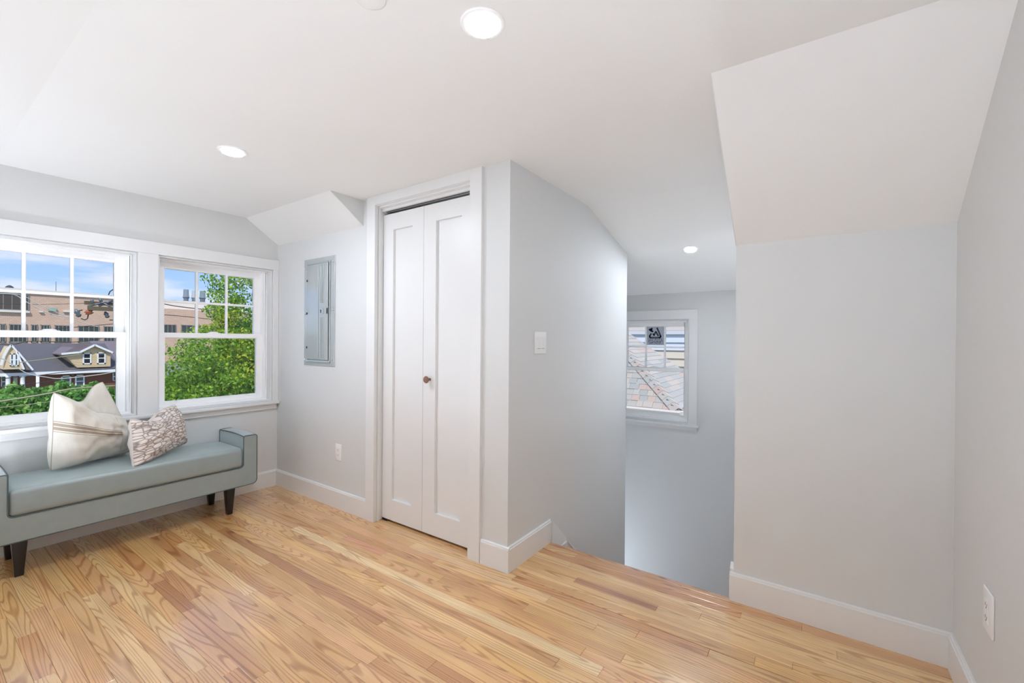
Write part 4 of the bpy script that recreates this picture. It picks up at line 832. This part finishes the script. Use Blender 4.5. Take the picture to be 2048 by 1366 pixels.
# ---- overhead cables
M_CW = mat('pale cable', rgb(205, 204, 200), .5); M_CD = mat('dark cable', rgb(44, 46, 48), .6); M_CT = mat('tan cable', rgb(168, 160, 132), .6)
CAB = [([Vector((-17.000, 1.506, 2.304)), Vector((-17.000, 1.888, 2.332)), Vector((-17.000, 2.185, 2.102)), Vector((-17.000, 2.552, 1.872)), Vector((-17.000, 2.938, 1.775))], M_CW, .011, 'white service cable drooping across the upper left window'),
       ([Vector((-17.800, 1.923, 2.426)), Vector((-17.800, 2.195, 2.341)), Vector((-17.800, 2.429, 2.167)), Vector((-17.800, 2.721, 1.989)), Vector((-17.800, 3.180, 1.739)), Vector((-17.800, 3.725, 1.534))], M_CW, .009, 'second white cable curving down beside the first'),
       ([Vector((-18.000, 1.595, 2.114)), Vector((-18.000, 2.505, 2.152)), Vector((-18.000, 3.408, 2.254)), Vector((-18.000, 4.113, 2.314))], M_CD, .006, 'thin dark cable running level to the crossarm'),
       ([Vector((-18.000, 1.597, 1.304)), Vector((-18.000, 2.316, 1.399)), Vector((-18.000, 3.217, 1.530)), Vector((-18.000, 4.174, 1.674))], M_CD, .010, 'dark cable across the tan building windows'),
       ([Vector((-18.000, 1.598, 1.026)), Vector((-18.000, 2.039, 1.037)), Vector((-18.000, 2.316, 1.113)), Vector((-18.000, 3.218, 1.093)), Vector((-18.000, 3.825, 1.216)), Vector((-18.000, 4.236, 1.314))], M_CD, .010, 'dark cable just below the left meeting rail'),
       ([Vector((-18.000, 1.598, 0.720)), Vector((-18.000, 1.789, 0.661)), Vector((-18.000, 2.040, 0.435)), Vector((-18.000, 2.272, 0.216)), Vector((-18.000, 2.608, 0.096)), Vector((-18.000, 2.960, 0.029)), Vector((-18.000, 3.771, 0.097)), Vector((-18.000, 4.239, 0.195))], M_CW, .012, 'pale cable sagging across the grey roof and brick wall'),
       ([Vector((-20.000, 2.368, 0.447)), Vector((-20.000, 3.006, 0.550)), Vector((-20.000, 3.756, 0.677))], M_CT, .012, 'tan cable rising to the right over the grey roof'),
       ([Vector((-19.500, 1.733, -0.001)), Vector((-19.500, 2.667, 0.056)), Vector((-19.500, 3.375, 0.139)), Vector((-19.500, 4.593, 0.175))], M_CD, .011, 'dark cable along the white gutter'),
       ([Vector((-21.000, 1.867, -0.361)), Vector((-21.000, 2.873, -0.283)), Vector((-21.000, 3.635, -0.169)), Vector((-21.000, 4.946, -0.036))], M_CD, .010, 'dark cable crossing the brick windows'),
       ([Vector((-15.000, 1.334, -0.233)), Vector((-15.000, 1.855, -0.165)), Vector((-15.000, 2.257, -0.105)), Vector((-15.000, 2.685, -0.029)), Vector((-15.000, 3.534, -0.024))], M_CT, .018, 'thick tan cable above the shrubs'),
       ([Vector((-15.000, 1.335, -0.355)), Vector((-15.000, 1.856, -0.339)), Vector((-15.000, 2.216, -0.310)), Vector((-15.000, 2.686, -0.313))], M_CT, .008, 'thin tan cable over the shrubs'),
       ([Vector((-16.000, 4.550, 2.291)), Vector((-16.000, 5.040, 2.207)), Vector((-16.000, 5.697, 2.156)), Vector((-16.000, 6.559, 2.111))], M_CD, .014, 'dark cable crossing the upper right window'),
       ([Vector((-16.000, 4.552, 1.937)), Vector((-16.000, 5.429, 1.891)), Vector((-16.000, 6.411, 1.805))], M_CD, .010, 'lower dark cable crossing the upper right window')]
for pts, mm, r, lb in CAB:
    P = [Vector(p) for p in pts]; Q = []
    P = [P[0]*2-P[1]]+P+[P[-1]*2-P[-2]]
    for i in range(1, len(P)-2):
        for k in range(6):
            t_ = k/6; a, b_2, c_2, d = P[i-1], P[i], P[i+1], P[i+2]
            Q.append(.5*((2*b_2)+(c_2-a)*t_+(2*a-5*b_2+4*c_2-d)*t_*t_+(-a+3*b_2-3*c_2+d)*t_**3))
    Q.append(P[-2])
    tag(MB().tube(Q, r, 6).build('overhead_cable', mm), lb, 'cable', 'overhead cables')

# ---- foliage
def leafmat(name, c0, c1, c2):
    m = bpy.data.materials.new(name); m.use_nodes = True; t = m.node_tree; b = t.nodes['Principled BSDF']
    ge = t.nodes.new('ShaderNodeNewGeometry'); r = t.nodes.new('ShaderNodeValToRGB'); t.links.new(ge.outputs['Random Per Island'], r.inputs[0])
    r.color_ramp.elements[0].color = c0; r.color_ramp.elements[1].color = c2; e_ = r.color_ramp.elements.new(.55); e_.color = c1
    t.links.new(r.outputs[0], b.inputs['Base Color']); b.inputs['Roughness'].default_value = .55
    o = t.nodes['Material Output']; tl_ = t.nodes.new('ShaderNodeBsdfTranslucent'); t.links.new(r.outputs[0], tl_.inputs[0]); mm = t.nodes.new('ShaderNodeMixShader'); mm.inputs[0].default_value = .45
    t.links.new(b.outputs[0], mm.inputs[1]); t.links.new(tl_.outputs[0], mm.inputs[2]); t.links.new(mm.outputs[0], o.inputs[0]); return m
LG = leafmat('bright leaves', rgb(66, 116, 26), rgb(132, 180, 48), rgb(196, 220, 80)); LY = leafmat('yellow green leaves', rgb(140, 168, 30), rgb(196, 202, 50), rgb(222, 214, 80)); LB = leafmat('shrub leaves', rgb(62, 116, 48), rgb(112, 168, 70), rgb(168, 210, 110))
M_BARK = mat('bark', rgb(84, 74, 62), .9)
def leaves(name, clusters, per, size, mm, parent, seed, spread):
    rs = np.random.RandomState(seed); nC = len(clusters); cen = np.repeat(np.array([c[:3] for c in clusters]), per, 0); rad = np.repeat(np.array([c[3] for c in clusters]), per)
    k = len(cen); d = rs.normal(size=(k, 3)); d /= np.linalg.norm(d, axis=1)[:, None]; rr = rad*rs.uniform(.25, 1, k)**.6
    pos = cen+d*rr[:, None]*np.array(spread)
    ax = rs.normal(size=(k, 3)); ax[:, 2] -= .4; ax /= np.linalg.norm(ax, axis=1)[:, None]; tt = rs.normal(size=(k, 3)); tt[:, 2] *= .4; sd_ = np.cross(ax, tt); sd_ /= np.linalg.norm(sd_, axis=1)[:, None]
    L_ = size*rs.uniform(.7, 1.3, k)[:, None]; Wd = L_*.28
    v = np.stack([pos-ax*L_/2, pos+sd_*Wd, pos+ax*L_/2, pos-sd_*Wd], 1).reshape(-1, 3)
    me = bpy.data.meshes.new(name); me.vertices.add(4*k); me.vertices.foreach_set('co', v.ravel()); me.loops.add(4*k); me.loops.foreach_set('vertex_index', np.arange(4*k, dtype=np.int32)); me.polygons.add(k); me.polygons.foreach_set('loop_start', np.arange(0, 4*k, 4, dtype=np.int32)); me.polygons.foreach_set('loop_total', np.full(k, 4, dtype=np.int32)); me.update(); me.validate()
    me.materials.append(mm); o = bpy.data.objects.new(name, me); C.objects.link(o); o.parent = parent
    if parent is not None: o.matrix_parent_inverse = parent_world(parent).inverted()
    o['kind'] = 'stuff'; return o
tree = thing('leafy_tree', 'bright green leafy tree filling the right window', 'tree', (-13.2, 6.0, GZ))
rs = random.Random(4); cl = []; cy_ = []
ELL = [((-13.4, 6.9, 2.4), (1.8, 2.15, 2.6), 260), ((-12.9, 5.9, -1.0), (1.9, 2.1, 2.5), 420), ((-12.4, 4.9, -1.5), (1.3, 1.7, 3.05), 560), ((-14.8, 6.3, -1.4), (1.0, 2.4, 3.1), 380), ((-13.3, 7.3, -1.0), (2.0, 2.2, 3.4), 260)]
for (c0, r0, cnt) in ELL:
    for i in range(cnt):
        d = Vector((rs.gauss(0, 1), rs.gauss(0, 1), rs.gauss(0, 1))).normalized(); q = rs.uniform(.55, 1)
        cl.append((c0[0]+d.x*r0[0]*q, c0[1]+d.y*r0[1]*q, c0[2]+d.z*r0[2]*q, rs.uniform(.22, .42)))
yel = [c for c in cl if Vector((-12.000, 4.535, 1.680)).y < c[1]*12/13 < Vector((-12.000, 4.864, 1.694)).y and .3 < c[2] < 2.0][:22]
leaves('foliage', cl, 85, .085, LG, tree, 11, (1, 1, .8)); leaves('foliage', yel or cl[:5], 90, .085, LY, tree, 12, (1, 1, .8))
m = MB(); m.tube([(-13.2, 6.0, GZ), (-13.2, 6.05, -3), (-13.25, 6.2, -.5), (-13.3, 6.5, 1.5), (-13.3, 6.7, 3.2)], .2, 10, .05)
m.build('trunk', M_BARK, parent=tree)
for i in range(16):
    c0 = rs.choice(cl); z = min(2.5, max(-3.5, c0[2]-rs.uniform(.5, 1.2))); m = MB(); p0 = Vector((-13.25, 6.05+.12*max(0, z+3), z)); p1 = Vector(c0[:3]); mid = (p0+p1)/2+Vector((0, 0, .15)); m.tube([p0, mid, p1], .035, 6, .012); m.build('branch', M_BARK, parent=tree)
SHR = [(3.0, -2.9, 1.7), (5.4, -2.55, 1.9), (7.7, -2.5, 1.8), (9.8, -2.2, 1.7), (12.2, -2.4, 2.0)]
LBL = ['leftmost bright green shrub below the brick house', 'green shrub before the white post', 'green shrub right of the white post', 'green shrub below the brick house windows', 'green shrub behind the pillows at the window edge']
for i, (u, v, hw) in enumerate(((5, 777, 30), (48, 768, 26), (92, 763, 26), (132, 762, 24), (172, 764, 30), (215, 758, 26))):
    p = SP[(u, v)]; r = hw*.050; XO = -50-3.6*(i % 2)
    sh = thing('shrub', (LBL+['olive shrub at the right end of the shrub row'])[i], 'shrub', (XO, p[1], GZ), group='shrubs below the brick house'); rs2 = random.Random(i)
    cc = []
    hgt = p[2]-GZ
    for k in range(95):
        d = Vector((rs2.gauss(0, 1), rs2.gauss(0, 1), rs2.gauss(0, 1))).normalized(); q = rs2.uniform(.5, 1)
        cc.append((XO+d.x*1.4*q, p[1]+d.y*r*q, GZ+hgt*.44+d.z*hgt*.42*q, rs2.uniform(.35, .6)))
    leaves('foliage', cc, 42, .42, LB, sh, 40+i, (1, 1, 1))
    m = MB()
    for k in range(4): m.tube([(XO, p[1]+.1*k, GZ), (XO+rs2.uniform(-.6, .6), p[1]+rs2.uniform(-.9, .9), GZ+hgt*.6)], .05, 5, .02)
    m.build('stem', M_BARK, parent=sh)
# ---- neighbour hip roof close to the stair window
NX, NY, NZE = -1.863, 7.5, .112; PKx, PKy, PKz = -4.279, 9.078, 2.057; NY2 = 10.656
nb = thing('neighbour_hip_roof', 'grey pink shingled hip roof right outside the stair window', 'roof', (-4.2, 9, NZE))
SH = [rgb(178, 174, 168), rgb(186, 181, 174), rgb(190, 178, 168), rgb(172, 170, 165), rgb(192, 181, 170), rgb(181, 176, 168), rgb(194, 172, 160)]
SHM = [add_noise(mat('shingle %s' % nm, c_, .9), 40, .08) for nm, c_ in zip(('blue grey', 'pale grey', 'pink grey', 'slate', 'sand', 'mid grey', 'rose'), SH)]
LX = 2*PKx-NX
m = MB(); e0 = .02
V = [(NX, NY, NZE-e0), (NX, NY2, NZE-e0), (LX, NY2, NZE-e0), (LX, NY, NZE-e0), (PKx, PKy, PKz-e0)]
for q in ((0, 1, 4), (1, 2, 4), (2, 3, 4), (3, 0, 4), (3, 2, 1, 0)): m.quad([V[i] for i in q])
m.build('roof_deck', mat('dark felt', rgb(110, 108, 110), .95), parent=nb)
upN = Vector((0, PKy-NY, PKz-NZE)); LN = upN.length; tN = upN/LN; nN = Vector((1, 0, 0)).cross(tN)
upE = Vector((PKx-NX, 0, PKz-NZE)); LE = upE.length; tE = upE/LE; nE = tE.cross(Vector((0, 1, 0))); nE = nE if nE.z > 0 else -nE
rs = random.Random(9); EX = .118
k = 0
while k*EX < LN*.62:
    d0 = k*EX; f0 = d0/LN; f1 = (d0+EX)/LN
    xr = NX+(PKx-NX)*f0; xl = max(LX+(PKx-LX)*f0, -3.55); x = xr
    while x > xl:
        wd = rs.choice([.11, .14, .17]); xa = max(xl, x-wd); th = rs.choice([.006, .011])
        xo = NX+(PKx-NX)*f1
        o0 = Vector((0, NY, NZE))+tN*(d0-.012)+nN*.008; o1 = Vector((0, NY, NZE))+tN*(d0+EX+.02)+nN*.001
        tx_ = min(x-.004, xo) if x == xr else x-.004
        P = [Vector((xa, 0, 0))+o0, Vector((x-.004, 0, 0))+o0, Vector((tx_, 0, 0))+o1, Vector((xa, 0, 0))+o1]
        MB().prism([p+nN*0 for p in P], nN*th).build('shingle', rs.choice(SHM), parent=nb)
        x = xa
    k += 1
k = 0
while k*EX < LE-.35:
    d0 = k*EX; f0 = d0/LE
    ya_, yb_ = NY+(PKy-NY)*f0, NY2+(PKy-NY2)*f0
    o0 = Vector((NX, 0, NZE))+tE*(d0-.012)+nE*.010; o1 = Vector((NX, 0, NZE))+tE*(d0+EX+.02)+nE*.001
    y = ya_
    while y < yb_:
        yn_ = min(yb_, y+rs.choice([.5, .7, .9])); P = [Vector((0, y, 0))+o0, Vector((0, yn_-.004, 0))+o0, Vector((0, yn_-.004, 0))+o1, Vector((0, y, 0))+o1]
        MB().prism(P, nE*.010).build('shingle', rs.choice(SHM), parent=nb); y = yn_
    k += 1
hipv = Vector((PKx-NX, PKy-NY, PKz-NZE)); LH = hipv.length; hd = hipv/LH; sN = hd.cross(nN).normalized(); sE = hd.cross(nE).normalized()
sN = sN if sN.x < 0 else -sN; sE = sE if sE.y > 0 else -sE; k = 0
while k*.15 < LH-.2:
    b0 = Vector((NX, NY, NZE))+hd*(k*.15); b1 = b0+hd*.17; lift = (nN+nE).normalized()
    m = MB(); a0 = b0+lift*.052; a1 = b1+lift*.040; cN0, cN1 = b0+sN*.10+nN*.034, b1+sN*.10+nN*.024; cE0, cE1 = b0+sE*.15+nE*.034, b1+sE*.15+nE*.024; dn = lift*-.014
    m.quad([a0, a1, cN1, cN0]); m.quad([a0, cE0, cE1, a1]); m.quad([a0, cN0, cN0+dn, a0+dn]); m.quad([a0, a0+dn, cE0+dn, cE0]); m.quad([cN0, cN1, cN1+dn, cN0+dn]); m.quad([cE0, cE0+dn, cE1+dn, cE1])
    m.build('hip_cap', SHM[(2, 1, 4, 6, 1, 5, 2, 6)[k % 8]], parent=nb); k += 1
M_GUT = mat('beige gutter', rgb(222, 212, 204), .5)
m = MB(); m.prism([(LX, NY+.02, NZE-.005), (LX, NY-.10, NZE-.01), (LX, NY-.115, NZE-.03), (LX, NY-.10, NZE-.10), (LX, NY-.02, NZE-.12), (LX, NY+.02, NZE-.12)], (NX+.06-LX, 0, 0)); m.box((NX-.02, NY-.1, NZE-.11), (NX+.09, NY2, NZE-.015)); m.build('gutter', M_GUT, parent=nb)
m = MB(); m.box((LX+.2, NY+.25, GZ), (NX-.25, NY2-.25, NZE-.12)); m.box((LX, NY, NZE-.16), (NX, NY2, NZE-.12)); m.build('wall', mat('grey siding', rgb(190, 186, 180), .8), parent=nb)  # wall below the eaves in one plain grey
# ---- sided house further behind
sb = thing('sided_house', 'pale clapboard house wall with a shingled eave beyond the hip roof', 'house', (-4, 13, GZ))
M_S1 = mat('white clapboard', rgb(232, 236, 244), .7); M_S2 = mat('cream clapboard', rgb(238, 224, 204), .7)
MB().box((-8, 13.03, GZ), (1.5, 18, 1.47)).build('wall', M_S2, parent=sb)
for i in range(14):
    z = 1.445-.2*i*1.15; m = MB(); m.prism([(-8, 13.03, z), (-8, 13.02, z), (-8, 12.985, z-.228), (-8, 13.03, z-.228)], (9.5, 0, 0)); m.build('clapboard', M_S1 if i < 2 else M_S2, parent=sb)
m = MB(); m.box((-8.2, 12.975, 1.44), (1.7, 13.03, 1.47)); m.box((-8.2, 12.955, 1.45), (1.7, 12.98, 1.55)); m.build('gutter', M_WHT, parent=sb)
for i in range(9):
    y = 12.96+i*.16; z = 1.55+i*.085; m = MB(); m.prism([(-8.2, y, z), (-8.2, y, z+.012), (-8.2, y+.20, z+.118), (-8.2, y+.20, z+.106)], (9.9, 0, 0)); m.build('shingle_course', SHM[(i*3+2) % 7], parent=sb)
m = MB(); m.prism([(-8.2, 14.0, 2.3), (-8.2, 15.4, 2.75), (-8.2, 17, 2.0), (-8.2, 17, 1.5), (-8.2, 13.1, 1.5)], (9.9, 0, 0)); m.build('roof', SHM[2], parent=sb)
print('objects', len(bpy.data.objects))
